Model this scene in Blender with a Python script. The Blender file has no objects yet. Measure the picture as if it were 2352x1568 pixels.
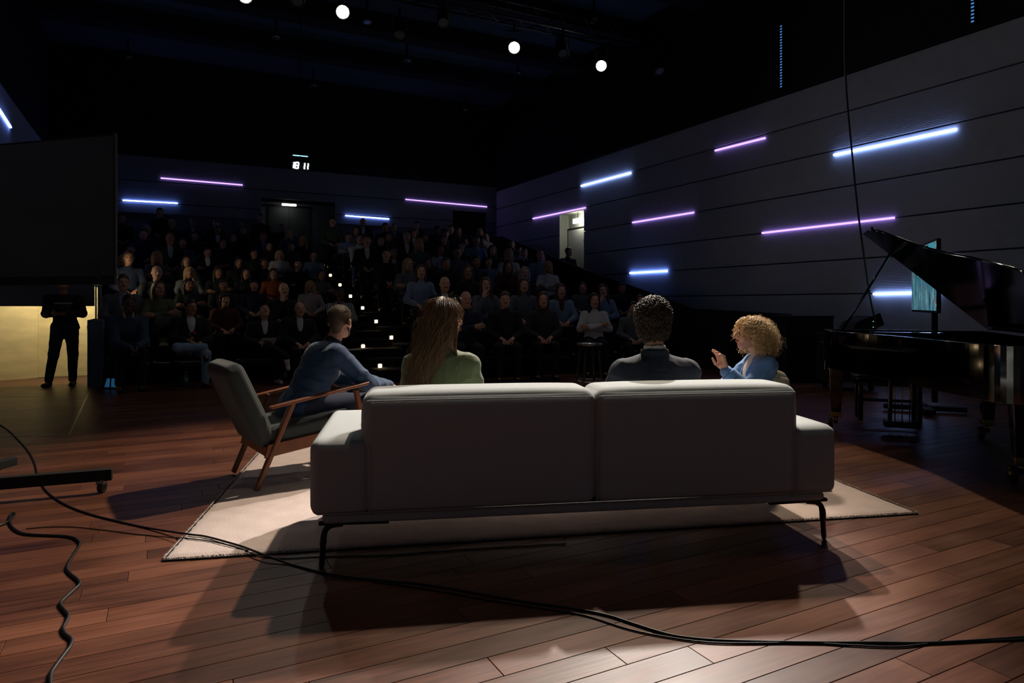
import bpy, math, random
import numpy as np
from mathutils import Vector, Matrix, Euler
random.seed(7); RNG = np.random.default_rng(7)
sc = bpy.context.scene
COL = sc.collection
PI = math.pi

# ------------------------------------------------------------ camera
F, CX, HY, H = 1550.0, 1176.0, 697.0, 1.22
cam_d = bpy.data.cameras.new('camera'); cam = bpy.data.objects.new('camera', cam_d); COL.objects.link(cam)
cam.location = (0, 0, H); cam.rotation_euler = (PI/2, 0, 0)
cam_d.sensor_width = 36; cam_d.lens = 36*F/2352; cam_d.shift_y = -(784-HY)/2352
cam_d.clip_start = 0.05; cam_d.clip_end = 200
sc.camera = cam

# ------------------------------------------------------------ world, exposure
sc.view_settings.view_transform = 'Standard'; sc.view_settings.look = 'None'
sc.view_settings.gamma = 1; sc.view_settings.use_curve_mapping = False
sc.view_settings.exposure = 0.0
world = bpy.data.worlds.new('world'); sc.world = world; world.use_nodes = True
world.node_tree.nodes['Background'].inputs[0].default_value = (0.48, 0.76, 1.0, 1)
world.node_tree.nodes['Background'].inputs[1].default_value = 0.034
sc.cycles.max_bounces = 6; sc.cycles.sample_clamp_indirect = 3.0

# ------------------------------------------------------------ hall axes
UX, UY = 0.8873, 0.4612            # u runs along the back wall to the right, v runs away towards it
def UV(u, v, z=0.0): return Vector((UX*u-UY*v, UY*u+UX*v, z))
ANG = math.atan2(UY, UX)
VB, UR, UL = 21.55, 10.57, -2.66   # back wall, right wall, left wall
LAMP_Z = 6.2
def P(px, py, Y): return Vector(((px-CX)/F*Y, Y, H+(HY-py)/F*Y))
def G(px, py, z=0.0): return P(px, py, (z-H)/((HY-py)/F))
def hitV(px, py, v=VB): r = (px-CX)/F; return P(px, py, v/(UX-UY*r))
def hitU(px, py, u=UR): r = (px-CX)/F; return P(px, py, u/(UX*r+UY))
def uv_of(p): return (UX*p[0]+UY*p[1], -UY*p[0]+UX*p[1])

# stage lamps: (position, aim, watts, cone degrees, colour, size)
WARM = (1.0, 0.90, 0.78)
LAMPS = {
 'l1': (G(787, 27, LAMP_Z), (-0.4, 3.9, 0.6), 60, 30, (1.0, .93, .84)),
 'l2': (G(1181, 109, LAMP_Z), (0.2, 3.8, 0.6), 60, 34, (1.0, .92, .82)),
 'l3': (G(1381, 151, LAMP_Z), (0.6, 3.6, 0.6), 60, 34, (1.0, .92, .84)),
 'l0': (G(563, -10, LAMP_Z), (-0.9, 4.2, 0.4), 50, 34, (1.0, .93, .84)),
 'sa': (Vector((0.9, 7.5, LAMP_Z)), (-0.7, 4.8, 0.2), 2000, 56, (1.0, .84, .66)),
 'sb': (Vector((2.2, 9.6, LAMP_Z)), (0.05, 3.5, 0.1), 4200, 26, (1.0, .93, .86)),
 'sc': (Vector((3.4, 8.4, LAMP_Z)), (2.1, 4.6, 0.2), 750, 27, (1.0, .80, .58)),
 'sd': (Vector((0.9, 4.1, LAMP_Z)), (0.3, 3.2, 0.0), 34, 55, (1.0, .78, .55)),
}

# ------------------------------------------------------------ materials
def srgb(h):
    if isinstance(h, str):
        h = [int(h[i:i+2], 16)/255 for i in (0, 2, 4)]
    return tuple((c/12.92 if c <= .04045 else ((c+.055)/1.055)**2.4) for c in h)+(1.0,)
MATS = {}
def mat(name, col, rough=.6, metal=0.0, bump=0.0, bscale=60, var=0.0, vscale=6, coat=0, sheen=0, spec=.5, emit=None, estr=0, stretch=(1, 1, 1), trans=0):
    if name in MATS: return MATS[name]
    m = bpy.data.materials.new(name); m.use_nodes = True; nt = m.node_tree; n = nt.nodes; l = nt.links
    b = n['Principled BSDF']; c = srgb(col)
    b.inputs['Base Color'].default_value = c; b.inputs['Roughness'].default_value = rough
    b.inputs['Metallic'].default_value = metal; b.inputs['Specular IOR Level'].default_value = spec
    if coat: b.inputs['Coat Weight'].default_value = coat; b.inputs['Coat Roughness'].default_value = .08
    if sheen: b.inputs['Sheen Weight'].default_value = sheen; b.inputs['Sheen Roughness'].default_value = .4
    if trans: b.inputs['Transmission Weight'].default_value = trans
    if emit: b.inputs['Emission Color'].default_value = srgb(emit); b.inputs['Emission Strength'].default_value = estr
    tc = n.new('ShaderNodeTexCoord'); mp = n.new('ShaderNodeMapping'); mp.inputs['Scale'].default_value = stretch
    l.new(tc.outputs['Object'], mp.inputs[0])
    if var:
        t = n.new('ShaderNodeTexNoise'); t.inputs['Scale'].default_value = vscale; t.inputs['Detail'].default_value = 4
        l.new(mp.outputs[0], t.inputs['Vector'])
        r = n.new('ShaderNodeMapRange'); r.inputs[1].default_value = .3; r.inputs[2].default_value = .7; r.inputs[3].default_value = 1-var; r.inputs[4].default_value = 1+var
        l.new(t.outputs[0], r.inputs[0])
        mx = n.new('ShaderNodeVectorMath'); mx.operation = 'SCALE'; mx.inputs[0].default_value = c[:3]
        l.new(r.outputs[0], mx.inputs['Scale']); l.new(mx.outputs[0], b.inputs['Base Color'])
    if bump:
        t = n.new('ShaderNodeTexNoise'); t.inputs['Scale'].default_value = bscale; t.inputs['Detail'].default_value = 3
        l.new(mp.outputs[0], t.inputs['Vector'])
        bm_ = n.new('ShaderNodeBump'); bm_.inputs['Strength'].default_value = bump; bm_.inputs['Distance'].default_value = .004
        l.new(t.outputs[0], bm_.inputs['Height']); l.new(bm_.outputs[0], b.inputs['Normal'])
    MATS[name] = m; return m
def emis(name, col, s):
    if name in MATS: return MATS[name]
    m = bpy.data.materials.new(name); m.use_nodes = True; nt = m.node_tree; nt.nodes.clear()
    e = nt.nodes.new('ShaderNodeEmission'); o = nt.nodes.new('ShaderNodeOutputMaterial')
    e.inputs[0].default_value = srgb(col); e.inputs[1].default_value = s; nt.links.new(e.outputs[0], o.inputs[0])
    MATS[name] = m; return m

def plank_mat():
    m = bpy.data.materials.new('floor_wood'); m.use_nodes = True; nt = m.node_tree; n = nt.nodes; l = nt.links
    b = n['Principled BSDF']; b.inputs['Roughness'].default_value = .34; b.inputs['Specular IOR Level'].default_value = .28
    tc = n.new('ShaderNodeTexCoord'); oi = n.new('ShaderNodeObjectInfo'); at = n.new('ShaderNodeAttribute'); at.attribute_name = 'pv'
    ad = n.new('ShaderNodeMath'); ad.operation = 'ADD'; l.new(oi.outputs['Random'], ad.inputs[0]); l.new(at.outputs['Fac'], ad.inputs[1])
    fr = n.new('ShaderNodeMath'); fr.operation = 'FRACT'; l.new(ad.outputs[0], fr.inputs[0])
    mp = n.new('ShaderNodeMapping'); mp.inputs['Scale'].default_value = (1.2, 22, 1)
    of = n.new('ShaderNodeVectorMath'); of.operation = 'ADD'; cb = n.new('ShaderNodeCombineXYZ')
    mu = n.new('ShaderNodeMath'); mu.operation = 'MULTIPLY'; mu.inputs[1].default_value = 37
    l.new(fr.outputs[0], mu.inputs[0]); l.new(mu.outputs[0], cb.inputs[0]); l.new(mu.outputs[0], cb.inputs[2])
    l.new(tc.outputs['Object'], of.inputs[0]); l.new(cb.outputs[0], of.inputs[1]); l.new(of.outputs[0], mp.inputs[0])
    t = n.new('ShaderNodeTexNoise'); t.inputs['Scale'].default_value = 2.2; t.inputs['Detail'].default_value = 6; t.inputs['Distortion'].default_value = .6
    l.new(mp.outputs[0], t.inputs['Vector'])
    t2 = n.new('ShaderNodeTexNoise'); t2.inputs['Scale'].default_value = 1.6; t2.inputs['Detail'].default_value = 2
    mp2 = n.new('ShaderNodeMapping'); mp2.inputs['Scale'].default_value = (1.5, 4, 1); l.new(of.outputs[0], mp2.inputs[0]); l.new(mp2.outputs[0], t2.inputs['Vector'])
    cr = n.new('ShaderNodeValToRGB'); e = cr.color_ramp.elements
    e[0].position = .28; e[0].color = srgb('35 1d13'.replace(' ','')); e[1].position = .75; e[1].color = srgb('774a35')
    x = e.new(.5); x.color = srgb('5a3525')
    s1 = n.new('ShaderNodeMath'); s1.operation = 'MULTIPLY'; s1.inputs[1].default_value = .45; l.new(t.outputs[0], s1.inputs[0])
    s2 = n.new('ShaderNodeMath'); s2.operation = 'MULTIPLY_ADD'; s2.inputs[1].default_value = .35; l.new(t2.outputs[0], s2.inputs[0]); l.new(s1.outputs[0], s2.inputs[2])
    s3 = n.new('ShaderNodeMath'); s3.operation = 'MULTIPLY_ADD'; s3.inputs[1].default_value = .26; l.new(fr.outputs[0], s3.inputs[0]); l.new(s2.outputs[0], s3.inputs[2])
    l.new(s3.outputs[0], cr.inputs[0]); l.new(cr.outputs[0], b.inputs['Base Color'])
    r = n.new('ShaderNodeMapRange'); r.inputs[3].default_value = .30; r.inputs[4].default_value = .50; l.new(t2.outputs[0], r.inputs[0]); l.new(r.outputs[0], b.inputs['Roughness'])
    bp = n.new('ShaderNodeBump'); bp.inputs['Strength'].default_value = .12; bp.inputs['Distance'].default_value = .002
    l.new(t.outputs[0], bp.inputs['Height']); l.new(bp.outputs[0], b.inputs['Normal'])
    return m

def fabric(name, col, scale=700, rough=.9, var=.12, bump=.35):
    m = bpy.data.materials.new(name); m.use_nodes = True; nt = m.node_tree; n = nt.nodes; l = nt.links
    b = n['Principled BSDF']; b.inputs['Roughness'].default_value = rough; b.inputs['Specular IOR Level'].default_value = .2
    b.inputs['Sheen Weight'].default_value = .15
    tc = n.new('ShaderNodeTexCoord')
    w = n.new('ShaderNodeTexWave'); w.wave_type = 'BANDS'; w.bands_direction = 'DIAGONAL'; w.inputs['Scale'].default_value = scale*.35; w.inputs['Distortion'].default_value = 1.2; w.inputs['Detail'].default_value = 1
    v = n.new('ShaderNodeTexNoise'); v.inputs['Scale'].default_value = scale; v.inputs['Detail'].default_value = 2
    l.new(tc.outputs['Object'], w.inputs['Vector']); l.new(tc.outputs['Object'], v.inputs['Vector'])
    ad = n.new('ShaderNodeMath'); ad.operation = 'ADD'; l.new(w.outputs['Fac'], ad.inputs[0]); l.new(v.outputs[0], ad.inputs[1])
    r = n.new('ShaderNodeMapRange'); r.inputs[2].default_value = 2; r.inputs[3].default_value = 1-var; r.inputs[4].default_value = 1+var; l.new(ad.outputs[0], r.inputs[0])
    mx = n.new('ShaderNodeVectorMath'); mx.operation = 'SCALE'; mx.inputs[0].default_value = srgb(col)[:3]; l.new(r.outputs[0], mx.inputs['Scale']); l.new(mx.outputs[0], b.inputs['Base Color'])
    bp = n.new('ShaderNodeBump'); bp.inputs['Strength'].default_value = bump; bp.inputs['Distance'].default_value = .0015; l.new(ad.outputs[0], bp.inputs['Height']); l.new(bp.outputs[0], b.inputs['Normal'])
    MATS[name] = m; return m

M_wood = plank_mat()
M_sofa = fabric('sofa_fabric', 'abb0b1')
M_rug = mat('rug_pile', 'c2b0a8', .95, bump=1.0, bscale=170, var=.07, vscale=9, sheen=.3)
M_chairfab = fabric('armchair_fabric', '3c4344', 500)
M_cream = fabric('cream_fabric', 'b0aa99', 500)
M_teak = mat('teak', '73401f', .38, bump=.1, bscale=40, var=.2, vscale=8, stretch=(3, 3, 1))
M_black = mat('black_matte', '0b0b0c', .75, bump=.1)
M_tier = mat('black_carpet', '07080b', .95, bump=.2, bscale=200)
M_darkmetal = mat('dark_metal', '1b1b1c', .42, .6, bump=.05)
M_brownmetal = mat('brown_metal', '2c201b', .4, .5, bump=.05)
M_lacq = mat('black_lacquer', '030303', .06, coat=1.0, bump=.01, bscale=3)
M_brass = mat('brass', 'b08a4a', .28, 1.0, bump=.04)
M_steel = mat('steel', '8d9296', .3, 1.0, bump=.05)
M_cable = mat('cable_rubber', '0a0c0e', .45, bump=.1)
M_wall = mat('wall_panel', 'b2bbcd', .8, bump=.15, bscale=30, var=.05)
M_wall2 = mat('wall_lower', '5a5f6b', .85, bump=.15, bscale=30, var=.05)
M_upper = mat('black_upper_wall', '121a24', .9, bump=.1, bscale=20)
M_ceil = mat('ceiling_black', '3c5064', .8, bump=.1, bscale=15)
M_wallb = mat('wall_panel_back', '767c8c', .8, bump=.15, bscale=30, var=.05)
M_gap = mat('groove_dark', '323d4c', .9, bump=.1)
M_ply = mat('plywood', 'd8c596', .55, bump=.1, bscale=30, var=.12, vscale=3, stretch=(1, 1, 3))
M_glass = mat('dark_glass', '04070a', .08, coat=.5, bump=.01, bscale=2)
M_white = mat('paper_white', 'c9c9c4', .8, bump=.05)

def ribbed():
    m = mat('wall_ribbed', 'aeb7ca', .8, bump=.01)
    m.node_tree.nodes.remove([x for x in m.node_tree.nodes if x.type == 'BUMP'][0])
    n = m.node_tree.nodes; l = m.node_tree.links
    w = n.new('ShaderNodeTexWave'); w.wave_type = 'BANDS'; w.bands_direction = 'Z'; w.inputs['Scale'].default_value = 12
    tc = n.new('ShaderNodeTexCoord'); l.new(tc.outputs['Object'], w.inputs['Vector'])
    bp = n.new('ShaderNodeBump'); bp.inputs['Strength'].default_value = .35; bp.inputs['Distance'].default_value = .005
    l.new(w.outputs['Fac'], bp.inputs['Height']); l.new(bp.outputs[0], n['Principled BSDF'].inputs['Normal'])
    return m
M_rib = ribbed()

# ------------------------------------------------------------ mesh helpers
def wm(o):
    return (wm(o.parent) @ o.matrix_parent_inverse if o.parent else Matrix.Identity(4)) @ o.matrix_basis
def link(o, parent=None, keep=True):
    COL.objects.link(o)
    if parent:
        o.parent = parent
        if keep: o.matrix_parent_inverse = wm(parent).inverted()
    return o
def thing(name, label, cat, loc=(0, 0, 0), rz=0, group=None):
    o = bpy.data.objects.new(name, None); COL.objects.link(o); o.location = loc; o.rotation_euler = (0, 0, rz); o.empty_display_size = .1
    tag(o, label, cat, group); return o
def tag(o, label=None, cat=None, group=None, kind=None):
    if label: o['label'] = label
    if cat: o['category'] = cat
    if group: o['group'] = group
    if kind: o['kind'] = kind
    return o
def np_mesh(name, V, Fq, m=None, smooth=True):
    """V (n,3), Fq (k,3|4) ints -> mesh"""
    V = np.asarray(V, np.float32); Fq = np.asarray(Fq, np.int32); k, s = Fq.shape
    me = bpy.data.meshes.new(name); me.vertices.add(len(V)); me.vertices.foreach_set('co', V.ravel())
    me.loops.add(k*s); me.loops.foreach_set('vertex_index', Fq.ravel())
    me.polygons.add(k); me.polygons.foreach_set('loop_start', np.arange(0, k*s, s, dtype=np.int32)); me.polygons.foreach_set('loop_total', np.full(k, s, np.int32))
    me.polygons.foreach_set('use_smooth', np.full(k, smooth))
    me.update(calc_edges=True)
    if m: me.materials.append(m)
    return me
class MB:
    def __init__(s): s.v = []; s.f = []
    def add(s, vs, fs):
        o = len(s.v); s.v += [tuple(v) for v in vs]; s.f += [tuple(i+o for i in f) for f in fs]; return s
    def box(s, c, d, R=None):
        """centre, full dims, rotation (matrix or z angle)"""
        if R is None: R = Matrix.Identity(3)
        elif not isinstance(R, Matrix): R = Matrix.Rotation(R, 3, 'Z')
        c = Vector(c); vs = []
        for z in (-.5, .5):
            for x, y in ((-.5, -.5), (.5, -.5), (.5, .5), (-.5, .5)):
                vs.append(c+R @ Vector((x*d[0], y*d[1], z*d[2])))
        return s.add(vs, [(3, 2, 1, 0), (4, 5, 6, 7), (0, 1, 5, 4), (1, 2, 6, 5), (2, 3, 7, 6), (3, 0, 4, 7)])
    def hull(s, lo, hi):
        """two 4-rings"""
        return s.add(list(lo)+list(hi), [(3, 2, 1, 0), (4, 5, 6, 7), (0, 1, 5, 4), (1, 2, 6, 5), (2, 3, 7, 6), (3, 0, 4, 7)])
    def uvbox(s, u0, u1, v0, v1, z0, z1):
        q = [(u0, v0), (u1, v0), (u1, v1), (u0, v1)]
        return s.hull([UV(a, b, z0) for a, b in q], [UV(a, b, z1) for a, b in q])
    def bar(s, a, b, w, h, up=(0, 0, 1), w2=None, h2=None):
        a = Vector(a); b = Vector(b); d = (b-a).normalized(); x = d.cross(Vector(up)).normalized(); y = x.cross(d)
        w2 = w2 or w; h2 = h2 or h; q = ((-.5, -.5), (.5, -.5), (.5, .5), (-.5, .5))
        return s.hull([a+x*(i*w)+y*(j*h) for i, j in q], [b+x*(i*w2)+y*(j*h2) for i, j in q])
    def cyl(s, a, b, r1, r2=None, n=12, cap=True):
        a = Vector(a); b = Vector(b); r2 = r1 if r2 is None else r2; d = (b-a).normalized()
        x = d.orthogonal().normalized(); y = d.cross(x)
        vs = [a+(x*math.cos(t)+y*math.sin(t))*r1 for t in [2*PI*i/n for i in range(n)]]+[b+(x*math.cos(t)+y*math.sin(t))*r2 for t in [2*PI*i/n for i in range(n)]]
        fs = [(i, (i+1) % n, n+(i+1) % n, n+i) for i in range(n)]
        if cap: fs += [tuple(range(n-1, -1, -1)), tuple(range(n, 2*n))]
        return s.add(vs, fs)
    def tube(s, pts, r, n=6):
        pts = [Vector(p) for p in pts]; rs = r if hasattr(r, '__len__') else [r]*len(pts); vs = []; x = None
        for i, p in enumerate(pts):
            d = (pts[min(i+1, len(pts)-1)]-pts[max(i-1, 0)]).normalized()
            x = d.orthogonal().normalized() if x is None else (x-d*x.dot(d)).normalized()
            y = d.cross(x); vs += [p+(x*math.cos(2*PI*k/n)+y*math.sin(2*PI*k/n))*rs[i] for k in range(n)]
        fs = [(i*n+k, i*n+(k+1) % n, (i+1)*n+(k+1) % n, (i+1)*n+k) for i in range(len(pts)-1) for k in range(n)]
        fs += [tuple(range(n-1, -1, -1)), tuple((len(pts)-1)*n+k for k in range(n))]
        return s.add(vs, fs)
    def lathe(s, prof, n=20, M=None):
        M = M or Matrix.Identity(4); vs = []; m = len(prof)
        for r, z in prof: vs += [M @ Vector((r*math.cos(2*PI*k/n), r*math.sin(2*PI*k/n), z)) for k in range(n)]
        fs = [(i*n+k, i*n+(k+1) % n, (i+1)*n+(k+1) % n, (i+1)*n+k) for i in range(m-1) for k in range(n)]
        fs += [tuple(range(n-1, -1, -1)), tuple((m-1)*n+k for k in range(n))]
        return s.add(vs, fs)
    def prism(s, poly, z0, z1, M=None):
        M = M or Matrix.Identity(4); n = len(poly)
        vs = [M @ Vector((x, y, z0)) for x, y in poly]+[M @ Vector((x, y, z1)) for x, y in poly]
        return s.add(vs, [tuple(range(n-1, -1, -1)), tuple(range(n, 2*n))]+[(i, (i+1) % n, n+(i+1) % n, n+i) for i in range(n)])
    def build(s, name, m, parent=None, smooth=False, bevel=0, seg=2, keep=True, subsurf=0):
        me = bpy.data.meshes.new(name); me.from_pydata(s.v, [], s.f); me.update()
        if m: me.materials.append(m)
        if smooth:
            for p in me.polygons: p.use_smooth = True
        o = bpy.data.objects.new(name, me); link(o, parent, keep)
        if bevel:
            b = o.modifiers.new('bevel', 'BEVEL'); b.width = bevel; b.segments = seg; b.limit_method = 'ANGLE'
            for p in me.polygons: p.use_smooth = True
            if seg < 3: w = o.modifiers.new('wn', 'WEIGHTED_NORMAL')
        if subsurf: ss = o.modifiers.new('s', 'SUBSURF'); ss.levels = ss.render_levels = subsurf
        return o
def copy_obj(o, parent=None):
    c = o.copy(); COL.objects.link(c)
    if parent: c.parent = parent
    for ch in [x for x in o.children]: copy_obj(ch, c)
    return c
def smooth_path(pts, n=6):
    pts = [Vector(p) for p in pts]; out = []
    for i in range(len(pts)-1):
        p0 = pts[max(i-1, 0)]; p1 = pts[i]; p2 = pts[i+1]; p3 = pts[min(i+2, len(pts)-1)]
        for k in range(n):
            t = k/n; out.append(.5*((2*p1)+(p2-p0)*t+(2*p0-5*p1+4*p2-p3)*t*t+(3*p1-p0-3*p2+p3)*t**3))
    return out+[pts[-1]]
def text_obj(txt, size, m, loc, R, name, parent=None, ext=.002):
    c = bpy.data.curves.new(name, 'FONT'); c.body = txt; c.size = size; c.extrude = ext; c.align_x = 'CENTER'; c.align_y = 'CENTER'
    t = bpy.data.objects.new(name, c); COL.objects.link(t)
    dg = bpy.context.evaluated_depsgraph_get(); me = bpy.data.meshes.new_from_object(t.evaluated_get(dg)); bpy.data.objects.remove(t)
    me.materials.clear(); me.materials.append(m); me.transform(Matrix.Translation(loc) @ R.to_4x4())
    o = bpy.data.objects.new(name, me); return link(o, parent)

# ------------------------------------------------------------ implicit surfaces for people
def nets(V, org, h):
    S = V < 0; c = [slice(0, -1), slice(1, None)]
    cnt = np.zeros(tuple(n-1 for n in V.shape), np.int8)
    for a in (0, 1):
        for b in (0, 1):
            for d in (0, 1): cnt += S[c[a], c[b], c[d]]
    act = (cnt > 0) & (cnt < 8); idx = np.argwhere(act)
    ids = -np.ones(act.shape, np.int32); ids[act] = np.arange(len(idx))
    off = np.array([(a, b, d) for a in (0, 1) for b in (0, 1) for d in (0, 1)])
    vals = np.stack([V[idx[:, 0]+o[0], idx[:, 1]+o[1], idx[:, 2]+o[2]] for o in off], 1)
    acc = np.zeros((len(idx), 3)); n = np.zeros(len(idx))
    for i in range(8):
        for j in range(i+1, 8):
            if np.abs(off[i]-off[j]).sum() != 1: continue
            va, vb = vals[:, i], vals[:, j]; mk = (va < 0) != (vb < 0)
            t = np.where(mk, va/np.where(mk, va-vb, 1), 0)[:, None]
            acc += np.where(mk[:, None], off[i]+t*(off[j]-off[i]), 0); n += mk
    verts = (idx+acc/n[:, None])*h+org; quads = []
    def q(s0, s1, A, B, C, D):
        mk = s0 != s1; a, b, c_, d = A[mk], B[mk], C[mk], D[mk]; ins = s0[mk]
        Q = np.stack([a, b, c_, d], 1); Q[~ins] = Q[~ins][:, ::-1]; quads.append(Q)
    I = ids
    q(S[:-1, 1:-1, 1:-1], S[1:, 1:-1, 1:-1], I[:, :-1, :-1], I[:, 1:, :-1], I[:, 1:, 1:], I[:, :-1, 1:])
    q(S[1:-1, :-1, 1:-1], S[1:-1, 1:, 1:-1], I[:-1, :, :-1], I[:-1, :, 1:], I[1:, :, 1:], I[1:, :, :-1])
    q(S[1:-1, 1:-1, :-1], S[1:-1, 1:-1, 1:], I[:-1, :-1, :], I[1:, :-1, :], I[1:, 1:, :], I[:-1, 1:, :])
    return verts, np.concatenate(quads)
class Fld:
    def __init__(s): s.p = []
    def cap(s, a, b, ra, rb=None, k=.02, op='+'):
        s.p.append(('c', np.array(a, float), np.array(b, float), ra, ra if rb is None else rb, k, op)); return s
    def ell(s, c, r, R=None, k=.02, op='+'):
        s.p.append(('e', np.array(c, float), np.array(r, float), np.eye(3) if R is None else np.array(R), 0, k, op)); return s
    def box(s, c, d, R=None, rad=.01, k=.02, op='+'):
        s.p.append(('b', np.array(c, float), np.array(d, float), np.eye(3) if R is None else np.array(R), rad, k, op)); return s
    def mesh(s, h, disp=None, post=None):
        lo = np.full(3, 9.); hi = np.full(3, -9.); bb = []
        for p in s.p:
            if p[0] == 'c': l = np.minimum(p[1]-p[3], p[2]-p[4]); u = np.maximum(p[1]+p[3], p[2]+p[4])
            else:
                e = np.abs(p[3]) @ p[2] if p[0] == 'e' else np.abs(p[3]) @ p[2]+p[4]
                l = p[1]-e; u = p[1]+e
            bb.append((l, u))
            if p[6] == '+': lo = np.minimum(lo, l); hi = np.maximum(hi, u)
        lo -= .03+2*h; hi += .03+2*h; n = np.ceil((hi-lo)/h).astype(int)+1
        V = np.full(n, .08, np.float32); ax = [lo[i]+h*np.arange(n[i]) for i in range(3)]
        for p, (l, u) in zip(s.p, bb):
            mg = p[5]+.025+h
            i0 = np.clip(((l-mg-lo)/h).astype(int), 0, n-1); i1 = np.clip(((u+mg-lo)/h).astype(int)+2, 1, n)
            if (i1 <= i0).any(): continue
            X = ax[0][i0[0]:i1[0]][:, None, None]; Y = ax[1][i0[1]:i1[1]][None, :, None]; Z = ax[2][i0[2]:i1[2]][None, None, :]
            if p[0] == 'c':
                a, b, ra, rb = p[1:5]; ba = b-a; L = max(ba @ ba, 1e-9)
                t = np.clip(((X-a[0])*ba[0]+(Y-a[1])*ba[1]+(Z-a[2])*ba[2])/L, 0, 1)
                d = np.sqrt((X-a[0]-t*ba[0])**2+(Y-a[1]-t*ba[1])**2+(Z-a[2]-t*ba[2])**2)-(ra+(rb-ra)*t)
            else:
                c, r, R, rad = p[1:5]; dx, dy, dz = X-c[0], Y-c[1], Z-c[2]
                q = [R[0, i]*dx+R[1, i]*dy+R[2, i]*dz for i in range(3)]
                if p[0] == 'e':
                    k0 = np.sqrt(sum((q[i]/r[i])**2 for i in range(3))); k1 = np.sqrt(sum((q[i]/r[i]**2)**2 for i in range(3)))
                    d = k0*(k0-1)/np.maximum(k1, 1e-6)
                else:
                    w = [np.abs(q[i])-r[i] for i in range(3)]
                    d = np.sqrt(sum(np.maximum(x, 0)**2 for x in w))+np.minimum(np.maximum(w[0], np.maximum(w[1], w[2])), 0)-rad
            sl = (slice(i0[0], i1[0]), slice(i0[1], i1[1]), slice(i0[2], i1[2])); o = V[sl]; k = p[5]
            if p[6] == '+':
                hh = np.maximum(k-np.abs(o-d), 0)/k; V[sl] = np.minimum(o, d)-hh*hh*k*.25
            else:
                hh = np.maximum(k-np.abs(o+d), 0)/k; V[sl] = np.maximum(o, -d)+hh*hh*k*.25
        if disp is not None: V = V+disp(ax[0][:, None, None], ax[1][None, :, None], ax[2][None, None, :]).astype(np.float32)
        if post is not None: V = np.maximum(V, post(ax[0][:, None, None], ax[1][None, :, None], ax[2][None, None, :]).astype(np.float32))
        V[0] = V[-1] = .05; V[:, 0] = V[:, -1] = .05; V[:, :, 0] = V[:, :, -1] = .05
        return nets(V, lo, h)
def folds(amp, f=38, seed=0.0):
    def g(X, Y, Z):
        w = np.sin(X*17+seed)+np.sin(Y*13+Z*9+seed*2)
        return amp*(np.sin(Z*f+w*2.1+X*9)*.6+np.sin((X+Y)*f*.7+w*1.7+seed)*.4+np.sin((Z-X)*f*1.6+w)*.25)
    return g
def creases(amp, seed, joints, pits):
    def g(X, Y, Z):
        w = 1.3*np.sin(X*11+seed)+1.1*np.sin(Y*9+Z*7+seed*2)
        a = 1-np.abs(np.sin(Z*27+X*12+w*1.3)); b = 1-np.abs(np.sin(Z*14-X*22+Y*10+w*1.7+seed)); m = .34+0*X+0*Y+0*Z
        for c in joints: m = m+.9*np.exp(-((X-c[0])**2+(Y-c[1])**2+(Z-c[2])**2)/.0085)
        for c in pits: m = m+.7*np.exp(-((X-c[0])**2+(Y-c[1])**2+(Z-c[2])**2)/.006)
        return -amp*np.minimum(m, 1.2)*(1.4*a**2.2+1.2*b**2.5-.75+.25*np.sin(X*19+Z*13+seed))
    return g
def wob(amp, f, seed=0.0):
    def g(X, Y, Z):
        return amp*(np.sin(X*f+2.1*np.sin(Z*f*.7+seed))*np.sin(Y*f*1.1+seed)+np.sin(Z*f*1.2+2*np.sin(X*f*.8)+seed)*.7)
    return g

def rotm(yaw=0, pitch=0, roll=0):
    return np.array((Matrix.Rotation(yaw, 3, 'Z') @ Matrix.Rotation(-pitch, 3, 'X') @ Matrix.Rotation(roll, 3, 'Y')))
def frame(d, up):
    d = np.array(d, float); d /= np.linalg.norm(d); up = np.array(up, float); z = up-d*(up @ d); z /= np.linalg.norm(z)
    return np.stack([np.cross(d, z), d, z], 1)      # columns x, y(dir), z(palm normal)

def hand(f, w, R, side, curl=.35, s=1.0, fr=.0085, spread=.10, thumb=.5, curls=None, td=None):
    """w wrist, R columns: x across, y along fingers, z palm-side normal; side=+1 thumb on +x"""
    T = lambda p: w+R @ (np.array(p)*s)
    f.box(T((0, .048, 0)), np.array((.030, .036, .004))*s, R, .009*s, k=.012)
    f.cap(T((0, -.01, 0)), T((0, .03, 0)), .023*s, .025*s, k=.015)
    for i, (x, L, y0) in enumerate(((.031, .070, .088), (.011, .080, .094), (-.010, .074, .090), (-.030, .058, .082))):
        x0 = x*side; c = (curls[i] if curls else curl*(1+.12*i)); p = T((x0, y0-.01, 0)); a = 0; ang = spread*x*side/.03*1.0
        seg = (.45, .32, .25)
        for j, q in enumerate(seg):
            a += c*(1.0 if j else .8)
            d = R @ np.array((math.sin(ang)*math.cos(a), math.cos(ang)*math.cos(a), math.sin(a)))
            n = p+d*L*q*s; f.cap(p, n, fr*s*(1-.07*j), fr*s*(1-.07*(j+1)), k=.004); p = n
    p = T((.026*side, .012, .006)); d1 = R @ np.array((.62*side, .62, .48*thumb)); d2 = R @ np.array((.25*side, .80, .75*thumb))
    if td: d1 = R @ np.array((td[0]*side, td[1], td[2])); d2 = R @ np.array((td[3]*side, td[4], td[5]))
    d1 /= np.linalg.norm(d1); d2 /= np.linalg.norm(d2)
    q = p+d1*.045*s; f.cap(p, q, .0135*s, .0105*s, k=.012); r = q+d2*.03*s; f.cap(q, r, .0105*s, .0095*s, k=.005); f.cap(r, r+d2*.022*s, .0095*s, .008*s, k=.004)

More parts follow.
